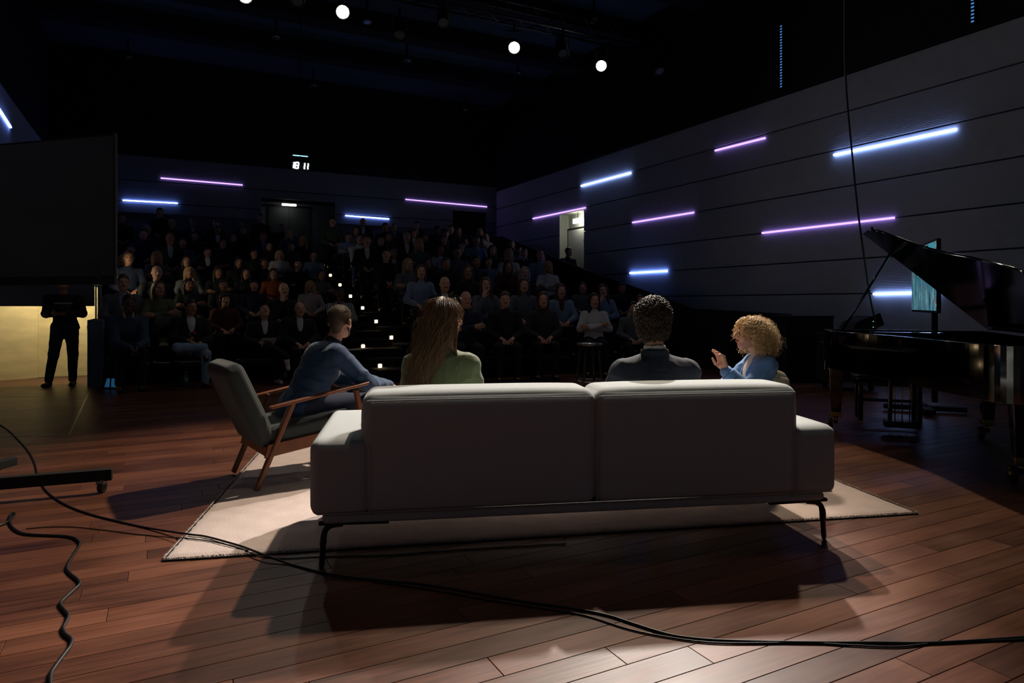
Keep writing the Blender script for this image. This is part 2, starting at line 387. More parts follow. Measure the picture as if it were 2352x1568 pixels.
def head(f, c, R, s=1.0, fem=False, ears=True):
    T = lambda p: c+R @ (np.array(p)*s); w = .95 if fem else 1.0
    f.ell(T((0, -.014, .030)), np.array((.077*w, .097, .088))*s, R, k=.02)
    f.ell(T((0, .030, -.028)), np.array((.061*w, .064, .080))*s, R, k=.03)
    f.ell(T((0, .058, -.090)), np.array((.030*w, .028, .024))*s, R, k=.03)
    f.cap(T((-.052*w, -.005, -.062)), T((-.02, .055, -.093)), .017*s, .016*s, k=.03); f.cap(T((.052*w, -.005, -.062)), T((.02, .055, -.093)), .017*s, .016*s, k=.03)
    f.cap(T((-.034, .078, .030)), T((.034, .078, .030)), .013*s, k=.018)
    for x in (-1, 1):
        f.ell(T((x*.031, .104, .008)), np.array((.018, .016, .012))*s, R, k=.012, op='-')
        f.ell(T((x*.038, .060, -.028)), np.array((.024, .022, .022))*s, R, k=.02)
        if ears:
            f.ell(T((x*.080*w, -.010, -.006)), np.array((.009, .019, .031))*s, R @ rotm(x*.35), k=.008)
    f.cap(T((0, .092, .020)), T((0, .117, -.022)), .0085*s, .0125*s, k=.012)
    f.cap(T((-.012, .100, -.027)), T((.012, .100, -.027)), .009*s, k=.008)
    f.cap(T((-.017, .089, -.050)), T((.017, .089, -.050)), .0075*s, k=.007); f.cap(T((-.014, .088, -.061)), T((.014, .088, -.061)), .0075*s, k=.006)

V3 = lambda *a: np.array(a, float)
def skeleton(lean=.1, hy=0, hp=0, hr=0, sw=.18, stand=False, el=None, er=None, wl=None, wr=None, legs='n', hdl=None, hdr=None, side_lean=0, hz=None, headf=.0, scale=1.0, sh=.428, hup=0.0):
    j = {}; hz = hz if hz is not None else (.93 if stand else .53)
    j['hip'] = V3(0, 0, hz); sd = V3(math.sin(side_lean), math.sin(lean), math.cos(lean)); sd /= np.linalg.norm(sd); j['sd'] = sd
    j['nb'] = j['hip']+sd*.50; sn = j['hip']+sd*sh
    j['sl'] = sn+V3(-sw, 0, -.01); j['sr'] = sn+V3(sw, 0, -.01)
    j['hR'] = rotm(hy, hp, hr); j['hc'] = j['nb']+V3(0, .035+headf+.3*math.sin(lean)*.15, .138+hup)+j['hR'] @ V3(0, .012, .02)
    j['el'] = V3(*(el or (-.26, .05, hz+.18))); j['er'] = V3(*(er or (.26, .05, hz+.18)))
    j['wl'] = V3(*(wl or (-.10, .28, hz+.10))); j['wr'] = V3(*(wr or (.10, .28, hz+.10)))
    j['hdl'] = hdl; j['hdr'] = hdr
    if stand:
        j['kl'] = V3(-.10, .02, .50); j['kr'] = V3(.10, .03, .50); j['al'] = V3(-.12, 0, .09); j['ar'] = V3(.12, 0, .09)
    else:
        j['kl'] = V3(-.13, .46, .50); j['kr'] = V3(.13, .46, .50); j['al'] = V3(-.13, .42, .09); j['ar'] = V3(.13, .42, .09)
        if legs == 'x': j['kr'] = V3(.02, .47, .63); j['ar'] = V3(-.24, .58, .44)
        if legs == 'a': j['kr'] = V3(.24, .42, .60); j['ar'] = V3(-.12, .46, .60)
    if isinstance(legs, dict): j.update({k: V3(*v) for k, v in legs.items()})
    return j
def f_body(j, h, fem=False, fr=.0085, hs=1.0, handkw=None):
    f = Fld(); hip, nb, sd = j['hip'], j['nb'], j['sd']; lean = math.atan2(sd[1], sd[2]); Rt = rotm(0, -lean)
    f.ell(hip+V3(0, -.01, .0), (.155, .115, .11), Rt); f.ell(hip+sd*.17, (.130, .090, .14), Rt, k=.04); f.ell(hip+sd*.33, (.142, .097, .145), Rt, k=.04)
    f.cap(j['sl'], j['sr'], .044, k=.04); f.cap(nb-sd*.06, j['sl'], .032, .038, k=.03); f.cap(nb-sd*.06, j['sr'], .032, .038, k=.03); f.cap(nb-sd*.02, j['hc']+j['hR'] @ V3(0, -.02, -.05), .058, .050, k=.03)
    head(f, j['hc'], j['hR'], hs, fem)
    for s, sg in (('l', -1), ('r', 1)):
        S, E, W = j['s'+s], j['e'+s], j['w'+s]
        f.cap(S, E, .044, .034, k=.03); f.cap(E, W, .036, .025, k=.02)
        d = j['hd'+s]
        if d is None: d = ((W-E)/np.linalg.norm(W-E)*.6+V3(-sg*.3, .35, -.2), (0, .1, -1) if True else 0)
        R = frame(d[0], d[1]); kw = dict(curl=.35); kw.update((handkw or {}).get(s, {}))
        X = R @ V3(1, 0, 0); side = sg*(-1) if np.dot(X, V3(1, 0, 0)) > 0 else sg   # thumb points inward
        side = kw.pop('side', side)
        hand(f, W+(R @ V3(0, .012, 0)), R, side, fr=fr, **kw)
        hp = hip+V3(sg*.09, .02, -.01); K, A = j['k'+s], j['a'+s]
        f.cap(hp, K, .085, .055, k=.05); f.cap(K, A, .053, .036, k=.02)
        d = V3(sg*.12, .98, 0) if abs((A-K)[2]) > .25 else V3(-.3*0, .55, -.8)
        f.cap(A+V3(0, -.03, -.04), A+d*.15+V3(0, 0, -.045), .034, .028, k=.02)
        j['ft'+s] = (A, d)
    return f.mesh(h)
def f_top(j, h, t=.016, jacket=False, amp=.0035, seed=1.0, long=0.0, vee=True, ks=.03, cre=False, nk=.005):
    f = Fld(); hip, nb, sd = j['hip'], j['nb'], j['sd']; lean = math.atan2(sd[1], sd[2]); Rt = rotm(0, -lean)
    f.ell(hip+V3(0, -.01, .02), (.158+t, .118+t, .10+t), Rt); f.ell(hip+sd*.17, (.140+t, .098+t, .15), Rt, k=.07); f.ell(hip+sd*.33, (.158+t, .108+t, .155), Rt, k=.07)
    f.cap(j['sl'], j['sr'], .050+t, k=.05); f.cap(nb-sd*.06, j['sl'], .034+t, .044+t, k=.04); f.cap(nb-sd*.06, j['sr'], .034+t, .044+t, k=.04); f.cap(nb-sd*.06, nb+sd*nk, .075+t*.5, .062+t*.5, k=.04)
    for s in 'lr':
        f.cap(j['s'+s], j['e'+s], .052+t, .043+t, k=ks); f.cap(j['e'+s], j['w'+s]+(j['e'+s]-j['w'+s])*.08, .043+t, .028+t, k=.02)
    hz = hip[2]
    if jacket and vee:      # open front: remove a V wedge, leaving two lapels
        f.cap(nb+sd*.0+V3(0, .10, 0), hip+sd*.19+V3(0, .17, 0), .072, .022, k=.006, op='-'); f.cap(hip+sd*.19+V3(0, .17, 0), hip+V3(0, .17, -.02), .022, .018, k=.006, op='-')
    if cre: f.ell(hip+V3(0, -.045, -.03), (.185, .115, .075), k=.04); f.ell(j['sl']+V3(-.01, 0, 0), (.066, .062, .062), k=.02); f.ell(j['sr']+V3(.01, 0, 0), (.066, .062, .062), k=.02)
    f.cap(nb+sd*.045, nb+sd*.20, .060, k=.004, op='-')
    return f.mesh(h, creases(amp, seed, [j['el'], j['er'], hip+V3(0, 0, .05)], [j['sl']+V3(.03, 0, -.05), j['sr']+V3(-.03, 0, -.05)]) if cre else folds(amp, 36, seed))
def f_collar(j, h, col=.012, up=.03):
    f = Fld(); nb, sd = j['nb'], j['sd']
    f.cap(nb-sd*.05, nb+sd*up, .082, .068, k=.01); f.cap(nb-sd*.06, nb+sd*.09, .060, .056, k=.004, op='-')
    f.box(nb+V3(0, .11, .02), (.025, .06, .06), None, .01, k=.005, op='-'); return f.mesh(h)
def f_trousers(j, h, t=.012, seed=3.0):
    f = Fld(); hip = j['hip']; f.ell(hip+V3(0, -.01, -.01), (.158+t, .118+t, .10+t), None)
    for s, sg in (('l', -1), ('r', 1)):
        hp = hip+V3(sg*.09, .02, -.01); K, A = j['k'+s], j['a'+s]
        f.cap(hp, K, .088+t, .060+t, k=.05); f.cap(K, A+(K-A)*.04, .060+t, .045+t, k=.02)
    return f.mesh(h, folds(.003, 30, seed))
def f_shoe(j, s, h):
    f = Fld(); A, d = j['ft'+s]
    f.cap(A+V3(0, -.03, -.05), A+d*.16+V3(0, 0, -.055), .038, .034, k=.02); f.cap(A+V3(0, -.015, -.05), A+V3(0, -.015, .0), .042, .040, k=.02)
    return f.mesh(h, post=(lambda X, Y, Z: -(Z-(A[2]-.088))+0*X+0*Y) if d[2] == 0 else None)
def hair_field(kind, fem=False):
    """hair in head-local coordinates (face +y)"""
    f = Fld()
    if kind == 'short':
        f.ell((0, -.018, .038), (.085, .106, .094)); f.cap((0, -.075, -.03), (0, -.07, -.06), .045, .03, k=.03)
        f.box((0, .10, -.04), (.11, .055, .075), None, .015, k=.012, op='-'); f.box((0, .02, -.13), (.12, .085, .085), None, .01, k=.02, op='-'); f.box((0, .11, .03), (.075, .028, .03), None, .01, k=.02, op='-')
        return f.mesh(.009, wob(.002, 130))
    if kind == 'curly':
        f.ell((0, -.02, .04), (.105, .12, .11)); f.ell((0, -.055, -.02), (.09, .085, .08), k=.04)
        f.box((0, .12, -.05), (.12, .07, .085), None, .015, k=.012, op='-'); f.box((0, .10, .02), (.058, .04, .035), None, .01, k=.02, op='-')
        return f.mesh(.009, wob(.007, 110))
    f.ell((0, -.018, .038), (.090, .110, .096))
    L = {'bob': -.13, 'long': -.25}[kind]
    f.cap((-.072, -.03, .01), (-.082, -.01, L), .034, .030, k=.03); f.cap((.072, -.03, .01), (.082, -.01, L), .034, .030, k=.03)
    f.cap((0, -.07, 0), (0, -.075, L), .05, .05, k=.05); f.cap((-.045, -.06, 0), (-.05, -.065, L), .045, .045, k=.04); f.cap((.045, -.06, 0), (.05, -.065, L), .045, .045, k=.04)
    f.box((0, .12, -.09), (.052, .10, .125), None, .012, k=.012, op='-'); f.box((0, .10, .04), (.048, .035, .03), None, .01, k=.025, op='-')
    return f.mesh(.009, lambda X, Y, Z: .0025*np.sin(X*190+2*np.sin(Z*20))+.002*np.sin(Y*170+2*np.sin(Z*16)+X*40))
def strands(paths, r0, r1, name, m, parent, sides=3):
    """paths (N,K,3) -> one mesh of thin tubes"""
    Pn = np.asarray(paths, np.float32); N, K, _ = Pn.shape
    T = np.gradient(Pn, axis=1); T /= np.maximum(np.linalg.norm(T, axis=2, keepdims=True), 1e-6)
    ref = np.zeros_like(T); ref[..., 0] = .31; ref[..., 1] = .87; ref[..., 2] = .38
    A = np.cross(T, ref); A /= np.maximum(np.linalg.norm(A, axis=2, keepdims=True), 1e-6); B = np.cross(T, A)
    r = np.linspace(r0, r1, K)[None, :, None]; ring = [Pn+(A*math.cos(2*PI*i/sides)+B*math.sin(2*PI*i/sides))*r for i in range(sides)]
    V = np.stack(ring, 2).reshape(-1, 3); n = np.arange(N)[:, None, None]*K*sides; k = np.arange(K-1)[None, :, None]*sides; i = np.arange(sides)[None, None, :]; i2 = (i+1) % sides
    Q = np.stack([n+k+i, n+k+i2, n+k+sides+i2, n+k+sides+i], -1).reshape(-1, 4)
    me = np_mesh(name, V, Q, m); o = bpy.data.objects.new(name, me); return link(o, parent, False)
# ============================================================ structure
R_A = Matrix.Rotation(ANG, 3, 'Z')
# ---- floor with separate planks
fl = MB().uvbox(UL-4, UR+.3, -3.0, 23, -.12, -.012).build('floor', M_gap); tag(fl, kind='structure')
PW, GAP = .130, .0009
lens = (1.2, 1.5, 1.8, 2.1, 2.4); pm = []
for L in lens:
    b = MB(); hw, hl, c = PW/2-GAP, L/2-GAP, .0015
    q = lambda w, l: [(-l, -w), (l, -w), (l, w), (-l, w)]
    b.hull([Vector((x, y, -.014)) for x, y in q(hw, hl)], [Vector((x, y, -c)) for x, y in q(hw, hl)])
    b.f = [f for f in b.f if f != (4, 5, 6, 7)]; n = len(b.v); b.v += [tuple((x, y, 0)) for x, y in q(hw-c, hl-c)]
    b.f += [(4, 5, n+1, n), (5, 6, n+2, n+1), (6, 7, n+3, n+2), (7, 4, n, n+3), (n, n+1, n+2, n+3)]
    me = bpy.data.meshes.new('plank'); me.from_pydata(b.v, [], b.f); me.update(); me.materials.append(M_wood); pm.append(me)
slots = []
rr = random.Random(3); v = -2.9; row = 0
while v < 13.4:
    u = -6.6+rr.random()*2
    while u < UR-.1:
        k = rr.randrange(5); L = lens[k]; u2 = min(u+L, UR)
        c = UV(u+L/2, v); a = UV(u, v); e = UV(u+L, v)
        vis = any(p.y > 1.9 and abs(p.x/p.y) < .80 for p in (a, c, e)) and c.y > 1.6
        slots.append((c.length if vis else 99+c.length, c, k)); u += L
    v += PW; row += 1
slots.sort(key=lambda s: s[0])
for d, c, k in slots[:298]:
    o = bpy.data.objects.new('plank', pm[k]); o.location = c; o.rotation_euler = (0, 0, ANG); link(o, fl, False)
vv, ff, pv = [], [], []
for d, c, k in slots[298:]:
    me = pm[k]; o = len(vv); r = rr.random()
    vv += [tuple(c+R_A @ x.co) for x in me.vertices]
    for p in me.polygons: ff.append([i+o for i in p.vertices]); pv += [r]*len(p.vertices)
me = bpy.data.meshes.new('far_planks'); me.from_pydata(vv, [], ff); me.update(); me.materials.append(M_wood)
at = me.attributes.new('pv', 'FLOAT', 'CORNER'); at.data.foreach_set('value', pv)
o = bpy.data.objects.new('far_planks', me); link(o, fl); o['kind'] = 'stuff'
# floor hatch seam (metal strips let into the planks)
mb = MB()
for a, b in ((G(213, 883), G(158, 1000)), (G(-60, 1001), G(158, 1000)), (G(-60, 912), G(199, 910))):
    mb.bar(a+Vector((0, 0, .001)), b+Vector((0, 0, .001)), .018, .004)
tag(mb.build('trim_1', M_steel), kind='structure')

# ---- right wall
ZR = [.75, 1.39, 1.99, 2.615, 3.26, 3.93, 4.56, 5.20]
def urange(px, u=UR): p = hitU(px, 600, u); return uv_of(p)[1]
dv1, dv0 = urange(1284), urange(1341)      # far, near edge of the exit recess
DZ = 3.90
b = MB(); b.uvbox(UR+.07, UR+.3, -3, dv0-.02, 0, 8.6); b.uvbox(UR+.07, UR+.3, dv1+.02, 23, 0, 8.6); b.uvbox(UR+.07, UR+.3, dv0, dv1, DZ, 8.6)
b.uvbox(UR+.07, UR+.3, dv0, dv1, 0, 1.25)
wr = b.build('wall_right', M_gap); tag(wr, kind='structure')
for i in range(7):
    z0, z1 = ZR[i]+.011, ZR[i+1]-.011; m = M_rib if i in (1, 3, 5) else M_wall
    segs = [(-3, dv0), (dv1, VB)] if z0 < DZ-.1 else [(-3, VB)]
    for a, c in segs: MB().uvbox(UR, UR+.07, a, c, z0, z1).build('panel', m, wr, bevel=.006)
MB().uvbox(UR+.02, UR+.07, -3, dv0, 0, .73).build('dado', M_upper, wr)
MB().uvbox(UR-.02, UR+.07, -3, VB, 5.215, 8.6).build('upper_cladding', M_upper, wr)
# exit recess behind the right wall
ex = MB(); e = UR-.0
ex.uvbox(e+.004, e+.33, dv1-.03, dv1+.0, 1.25, DZ); ex.uvbox(e+.07, e+.33, dv0-.0, dv0+.03, 1.25, DZ); ex.uvbox(e+.004, e+.33, dv0, dv1, DZ-.03, DZ)
ex.uvbox(e+.004, e+.33, dv0, dv1, 1.20, 1.25); ex.uvbox(e+.33, e+.38, dv0-.1, dv1+.1, 1.25, DZ+.05)
M_reveal = mat('reveal_paint', 'a9aca0', .7, bump=.05)
tag(ex.build('wall_exit_recess', M_reveal), kind='structure')
d2 = MB().uvbox(e+.285, e+.325, dv0+.04, dv1-.05, 1.27, 3.42).build('door_2', mat('door_grey', 'c4c6be', .55, bump=.05)); tag(d2, kind='structure')
MB().uvbox(e+.275, e+.325, dv0+.03, dv1-.03, 3.42, 3.46).build('door_frame', M_darkmetal, d2)
MB().uvbox(e+.275, e+.325, dv1-.05, dv1-.035, 1.27, 3.45).build('door_frame', M_darkmetal, d2)
p = UV(e+.24, (dv0*.75+dv1*.25), 2.25)
MB().cyl(p, p+Vector(UV(0, .14, 0)), .012).build('door_handle', M_steel, d2)
# small notice on the door
for q, (dz, ww, hh_) in enumerate(((.10, .16, .02), (0, .05, .05), (-.08, .03, .07))): c = UV(e+.282, dv0*.72+dv1*.28, 2.95+dz); MB().box(c, (.006, ww, hh_), ANG).build('door_notice', M_darkmetal, d2)
# lit exit sign
M_sign = emis('sign_white', 'f4f2e4', 20)
p = hitU(1327, 497, UR+.13); p = Vector((p.x, p.y, 3.62))
s = thing('exit_sign', 'glowing white exit sign box above the grey door in the right wall', 'sign', p, ANG-PI/2)
s_b = MB().box((0, 0, 0), (.42, .06, .13)).build('housing', M_sign, s, keep=False)
text_obj('EXIT', .11, M_darkmetal, Vector((0, -.033, 0)), Matrix.Rotation(PI/2, 3, 'X'), 'lettering', s_b)
MB().cyl((0, 0, .08), (0, 0, .24), .01).build('rod', M_darkmetal, s, keep=False)

# ---- back wall
def ub(px): return uv_of(hitV(px, 600))[0]
ud0, ud1, up0, up1 = ub(600), ub(770), ub(1040), ub(1117)
ZD = 4.36; ZP = 4.42; ZT = 5.36; ZB = [3.74, 4.06, 4.66, 5.36]
b = MB(); w0, w1 = VB+.07, VB+.3
for a, c, z0, z1 in ((UL-.3, ud0, 0, 8.6), (ud0, ud1, ZD, 8.6), (ud1, up0, 0, 8.6), (up0, up1, ZP, 8.6), (up1, UR+.3, 0, 8.6)): b.uvbox(a, c, w0, w1, z0, z1)
wb = b.build('wall_back', M_gap); tag(wb, kind='structure')
for i in range(3):
    z0, z1 = ZB[i]+.012, ZB[i+1]-.012
    segs = [(UL, ud0), (ud1, up0), (up1, UR)] if z0 < ZD-.05 and i < 2 else [(UL, UR)]
    if i == 1: segs = [(UL, ud0), (ud1, up0), (up1, UR)]
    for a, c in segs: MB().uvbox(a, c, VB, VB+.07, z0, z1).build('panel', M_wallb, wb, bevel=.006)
for a, c in ((ud0, ud1), (up0, up1)): MB().uvbox(a, c, VB+.0, VB+.07, max(ZD, 4.36)+.06, 4.645).build('panel', M_wallb, wb)
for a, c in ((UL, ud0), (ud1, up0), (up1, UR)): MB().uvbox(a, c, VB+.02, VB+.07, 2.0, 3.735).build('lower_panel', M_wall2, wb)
MB().uvbox(UL, UR, VB-.02, VB+.07, 5.37, 8.6).build('upper_cladding', M_upper, wb)
r = MB(); r.uvbox(ud0-.1, ud0, w0, w0+.6, 2.2, ZD); r.uvbox(ud1, ud1+.1, w0, w0+.6, 2.2, ZD); r.uvbox(ud0-.1, ud1+.1, w0, w0+.7, ZD, ZD+.1); r.uvbox(ud0-.1, ud1+.1, w0+.5, w0+.6, 2.2, ZD)
r.uvbox(up0-.1, up0, w0, w0+1, 2.2, ZP); r.uvbox(up1, up1+.1, w0, w0+1, 2.2, ZP); r.uvbox(up0-.1, up1+.1, w0, w0+1, ZP, ZP+.1); r.uvbox(up0-.1, up1+.1, w0+.9, w0+1, 2.2, ZP)
tag(r.build('wall_back_recess', M_wall2), kind='structure')
tag(MB().uvbox(up0+.02, up1-.02, VB+.3, VB+.4, 2.4, ZP-.02).build('door_3', M_black), kind='structure')
da, dc = ub(618)+.05, ub(714)+.05
d1 = MB().uvbox(da, (da+dc)/2-.005, w0+.44, w0+.5, 2.3, 4.24).uvbox((da+dc)/2+.005, dc, w0+.44, w0+.5, 2.3, 4.24).build('door_1', mat('door_dark', '30383a', .55, bump=.05)); tag(d1, kind='structure')
MB().uvbox(da-.06, dc+.06, w0+.42, w0+.5, 4.24, 4.31).build('door_frame', M_darkmetal, d1)
for k, q in enumerate((.30, .62)):
    MB().uvbox(da+(dc-da)*q-.1, da+(dc-da)*q+.1, w0+.36, w0+.39, 3.40, 3.43).build('push_bar', M_steel, d1)
p = UV(ub(666), VB+.15, 4.27)
s = thing('exit_sign', 'glowing exit sign over the dark double door in the back wall', 'sign', p, ANG)
MB().box((0, 0, 0), (.42, .10, .05)).build('housing', emis('sign_white_2', 'f4f2e4', 5), s, keep=False)
MB().box((0, 0, .06), (.5, .12, .03)).build('bracket', M_darkmetal, s, keep=False)
ZF = 2.36
# ---- left wall
b = MB().uvbox(UL-.2, UL, -3, 23, 0, 5.3).build('wall_left', M_wall); tag(b, kind='structure')
MB().uvbox(UL-.2, UL+.02, -3, 23, 5.3, 8.6).build('upper_cladding', M_upper, b)
# ---- ceiling
c = MB().uvbox(UL-.3, UR+.3, -3.0, 23, 8.2, 8.4).build('ceiling', M_ceil); tag(c, kind='structure')
for v in (-1, 1.5, 4.0, 6.5, 8.6, 11.0, 13.4, 15.8, 18.2):
    MB().uvbox(UL, UR, v, v+.5, 7.75, 8.2).build('beam', M_upper, c)
for v in (9.8, 12.2, 14.6, 17.0):
    MB().uvbox(UL, UR, v, v+.03, 8.17, 8.2).build('ceiling_seam', M_gap, c)
for n_, (px, py) in enumerate(((634, 86), (935, 140), (1190, 169), (1364, 47), (294, 133), (720, 198), (1070, 253), (843, 50), (1460, 183))):
    p = G(px, py, 7.7); t = thing('ceiling_downlight', '%s small round downlight under the dark ceiling' % ('first second third fourth fifth sixth seventh eighth ninth'.split()[n_]+' (from left to right and front to back)' if 0 else ''), 'ceiling light', p, 0, 'unlit downlights in the ceiling')
    t['label'] = 'small unlit round ceiling downlight '+('above and left of the digital clock,between the middle and left lit stage lamps,right of and below the middle lit stage lamp,directly above the rightmost lit stage lamp,farthest left on the ceiling,below the leftmost lit stage lamp in the third row,lowest of all toward the right corner,just right of the leftmost lit stage lamp,just right of the rightmost lit stage lamp'.split(',')[n_])
    MB().lathe([(.07, -.03), (.10, -.03), (.10, .06), (.07, .06)]).build('ring', M_steel, t, True, keep=False)
    MB().cyl((0, 0, .06), (0, 0, .5), .03).build('stem', M_darkmetal, t, keep=False)
    MB().lathe([(.02, .01), (.03, -.01), (.02, -.02)]).build('bulb_glint', mat('bulb_glint', 'd0d8e0', .1, emit='9ab8d8', estr=.6), t, True, keep=False)  # lamp is off; faint emission stands in for the glint in it

# ---- LED strips
M_lb = emis('led_blue', '7f9dff', 13); M_lp = emis('led_violet', 'b68cf0', 2.6); M_lw = emis('led_white', 'a3bcff', 10); M_lc = emis('led_cyan', '5fa8ff', .55)
GL = 'light strips on the hall walls'
def strip(a, b, m, label, nrm, w=.032):
    o = MB().bar(a+nrm*.02, b+nrm*.02, w, w).build('light_strip', m); tag(o, label, 'light', GL); return o
nR = -UV(1, 0); nB = -UV(0, 1); nL = UV(1, 0)
def sr(x0, y0, x1, y1, m, l): strip(hitU(x0, y0), hitU(x1, y1), m, l, nR)
def sb_(x0, y0, x1, y1, m, l): strip(hitV(x0, y0), hitV(x1, y1), m, l, nB)
sb_(369, 409, 557, 425, M_lp, 'violet light strip high on the back wall, left of the back door')
sb_(282, 460, 408, 467, M_lb, 'short blue light strip on the back wall nearest the big black screen')
sb_(793, 495, 893, 503, M_lb, 'short blue light strip on the back wall right of the back door')
sb_(931, 458, 1118, 475, M_lp, 'violet light strip on the back wall above the black portal')
sr(1225, 502, 1346, 477, M_lp, 'violet light strip along the top of the lit exit door recess')
sr(1336, 427, 1450, 397, M_lw, 'short blue-white light strip high on the right wall above the exit door')
sr(1454, 511, 1595, 488, M_lp, 'violet light strip on the right wall just right of the exit door')
sr(1448, 627, 1534, 622, M_lb, 'short blue light strip low on the right wall above the black balustrade')
sr(1644, 346, 1759, 317, M_lp, 'topmost violet light strip on the right wall')
sr(1752, 535, 2056, 500, M_lp, 'long violet light strip on the right wall above the piano lid')
sr(1917, 356, 2198, 297, M_lw, 'long bright blue-white light strip high on the right wall')
sr(2008, 675, 2160, 671, M_lw, 'blue-white light strip on the right wall beside the screen, under the piano lid')
p0, p1 = hitU(0, 258, UL), hitU(22, 292, UL); d = (p0-p1).normalized()
strip(p1, p1+d*1.6, M_lb, 'blue light strip high on the left wall above the big screen', nL)
for x, y0, y1, l in ((1797, 58, 203, 'vertical dotted blue light strip above the right wall, nearer the stage lamps'), (2237, -40, 55, 'vertical dotted blue light strip at the upper right edge of the view')):
    a, b_ = hitU(x, y0, UR-.1), hitU(x, y1, UR-.1); t = thing('light_strip', l, 'light', b_, 0, GL); n = int((a.z-b_.z)/.052)
    MB().box((0, 0, (a.z-b_.z)/2), (.07, .05, a.z-b_.z+.04), ANG).build('channel', M_darkmetal, t, keep=False)
    mb = MB()
    for i in range(n): mb.box(nR*.03+Vector((0, 0, .03+i*.052)), (.018, .04, .022), ANG)
    o = mb.build('diodes', M_lc, t, keep=False); o['kind'] = 'stuff'

# ============================================================ tiers, stairs, balustrade
S_, RI = .985, .262
def tier_v(block, k): return (9.68 if block == 'R' else 11.18)+S_*k
for blk, u0, u1, lab in (('R', 3.63, 9.0, 'black stepped seating platform right of the lit aisle stairs'), ('L', -.75, 2.95, 'black stepped seating platform left of the lit aisle stairs')):
    t = thing('seating_platform', lab, 'platform', UV(u0, tier_v(blk, 1)-.62))
    for k in range(1, 10):
        v0 = tier_v(blk, k)-.62; v1 = v0+S_ if k < 9 else VB
        if v0 > VB-.3: break
        a = u0 if (blk == 'R' or k < 4) else UL
        MB().uvbox(a, u1, v0, v1, 0 if k < 3 else RI*(k-2), RI*k).build('tier', M_tier, t)
t = thing('aisle_stairs', 'black carpeted stairs climbing between the two blocks of seats', 'stairs', UV(2.95, 10.65))
for j in range(-3, 16):
    v0 = 11.63+S_/2*j; z = .585+.131*j
    if v0 < 10.1 or z > 2.45: continue
    MB().uvbox(2.952, 3.628, v0, v0+S_/2 if z < 2.3 else VB, 0, z).build('step', M_tier, t)
b = MB().uvbox(9.0, UR, 9.8, 14.5, 0, .25).uvbox(9.0, UR, 14.5, VB, 0, 1.9); tag(b.build('side_walkway', M_tier), 'black raised walkway behind the sloping balustrade', 'platform')
bp = [(7.6, 0, 1.02), (9.8, 0, 1.10), (13.6, .8, 2.02), (18.05, 2.0, 3.2), (VB, 2.9, 3.55)]
t = thing('balustrade', 'black sloping balustrade along the right side of the seats', 'balustrade', UV(9.0, 7.6))
for (a, za, zb), (c, zc, zd) in zip(bp[:-1], bp[1:]):
    MB().hull([UV(9.0, a, max(za-.6, 0)), UV(9.08, a, max(za-.6, 0)), UV(9.08, c, max(zc-.6, 0)), UV(9.0, c, max(zc-.6, 0))], [UV(9.0, a, zb), UV(9.08, a, zb), UV(9.08, c, zd), UV(9.0, c, zd)]).build('panel', M_black, t)
MB().tube([UV(9.04, a, z+.01) for a, _, z in bp], .022, 8).build('handrail', M_black, t, True)
# step lights
M_step = emis('step_lamp', 'ffd8a0', 14); G_S = 'step lights of the aisle'
nm = 'lowest second third fourth fifth sixth topmost'.split()
def steplight(p, lab):
    t = thing('step_light', lab, 'light', p, ANG, G_S)
    MB().box((0, 0, 0), (.058, .02, .058)).build('lens', M_step, t, bevel=.012, keep=False)
    MB().box((0, .02, 0), (.09, .03, .09)).build('housing', M_black, t, keep=False)
for i, (x, y) in enumerate(((899, 775), (864, 738), (833, 707), (805, 680), (781, 654), (759, 632), (738, 611))):
    v = 11.63+.984*i; p = hitV(x, y, v-.03); steplight(p, '%s of seven small warm step lights running up the aisle' % nm[i])
    z = p.z
steplight(P(873, 840, 10.85), 'small warm step light nearest the stage, at the foot of the stairs')
steplight(hitV(834, 795, 11.58), 'small warm step light at the left end of the stairs, beside a white paper')

# ---- left cross wall, lit passage
CV = 12.5; ue = -.94
b = MB().uvbox(UL, ue, CV, CV+.1, 1.18, 2.05).uvbox(UL, UL+.05, CV, CV+.1, 0, 1.18).build('wall_passage', M_wall2); tag(b, kind='structure')
b = MB().uvbox(UL, ue-.01, CV+1.0, CV+1.1, 0, 2.0).build('wall_passage_back', M_ply); tag(b, kind='structure')
uc = uv_of(hitV(88, 800, CV+1))[0]
MB().hull([UV(UL, CV+.55, 0), UV(uc, CV+.97, 0), UV(uc, CV+1, 0), UV(UL, CV+.6, 0)], [UV(UL, CV+.55, 2), UV(uc, CV+.97, 2), UV(uc, CV+1, 2), UV(UL, CV+.6, 2)]).build('panel', M_ply, b)
MB().uvbox(uc-1.2, uc-1.19, CV+.62, CV+.63, .0, 1.9).build('batten', M_ply, b)
MB().uvbox(UL, ue, CV+.1, CV+1.1, 2.0, 2.05).build('soffit', M_wall2, b)
MB().uvbox(ue-.01, -.76, CV-1.0, CV+1.1, 0, .98).build('end_panel', mat('end_panel_blue', '5a6b7c', .8, bump=.1), b)
t = thing('passage_lamp', 'warm tube lamp hidden above the lit opening at the far left', 'light', UV(ue-.48, CV+.30, 1.75), ANG)
MB().box((0, 0, .05), (.8, .12, .05)).build('housing', M_darkmetal, t, keep=False)
MB().cyl((-.36, 0, 0), (.36, 0, 0), .02).build('tube', emis('tube_warm', 'fff0c4', 190), t, keep=False)
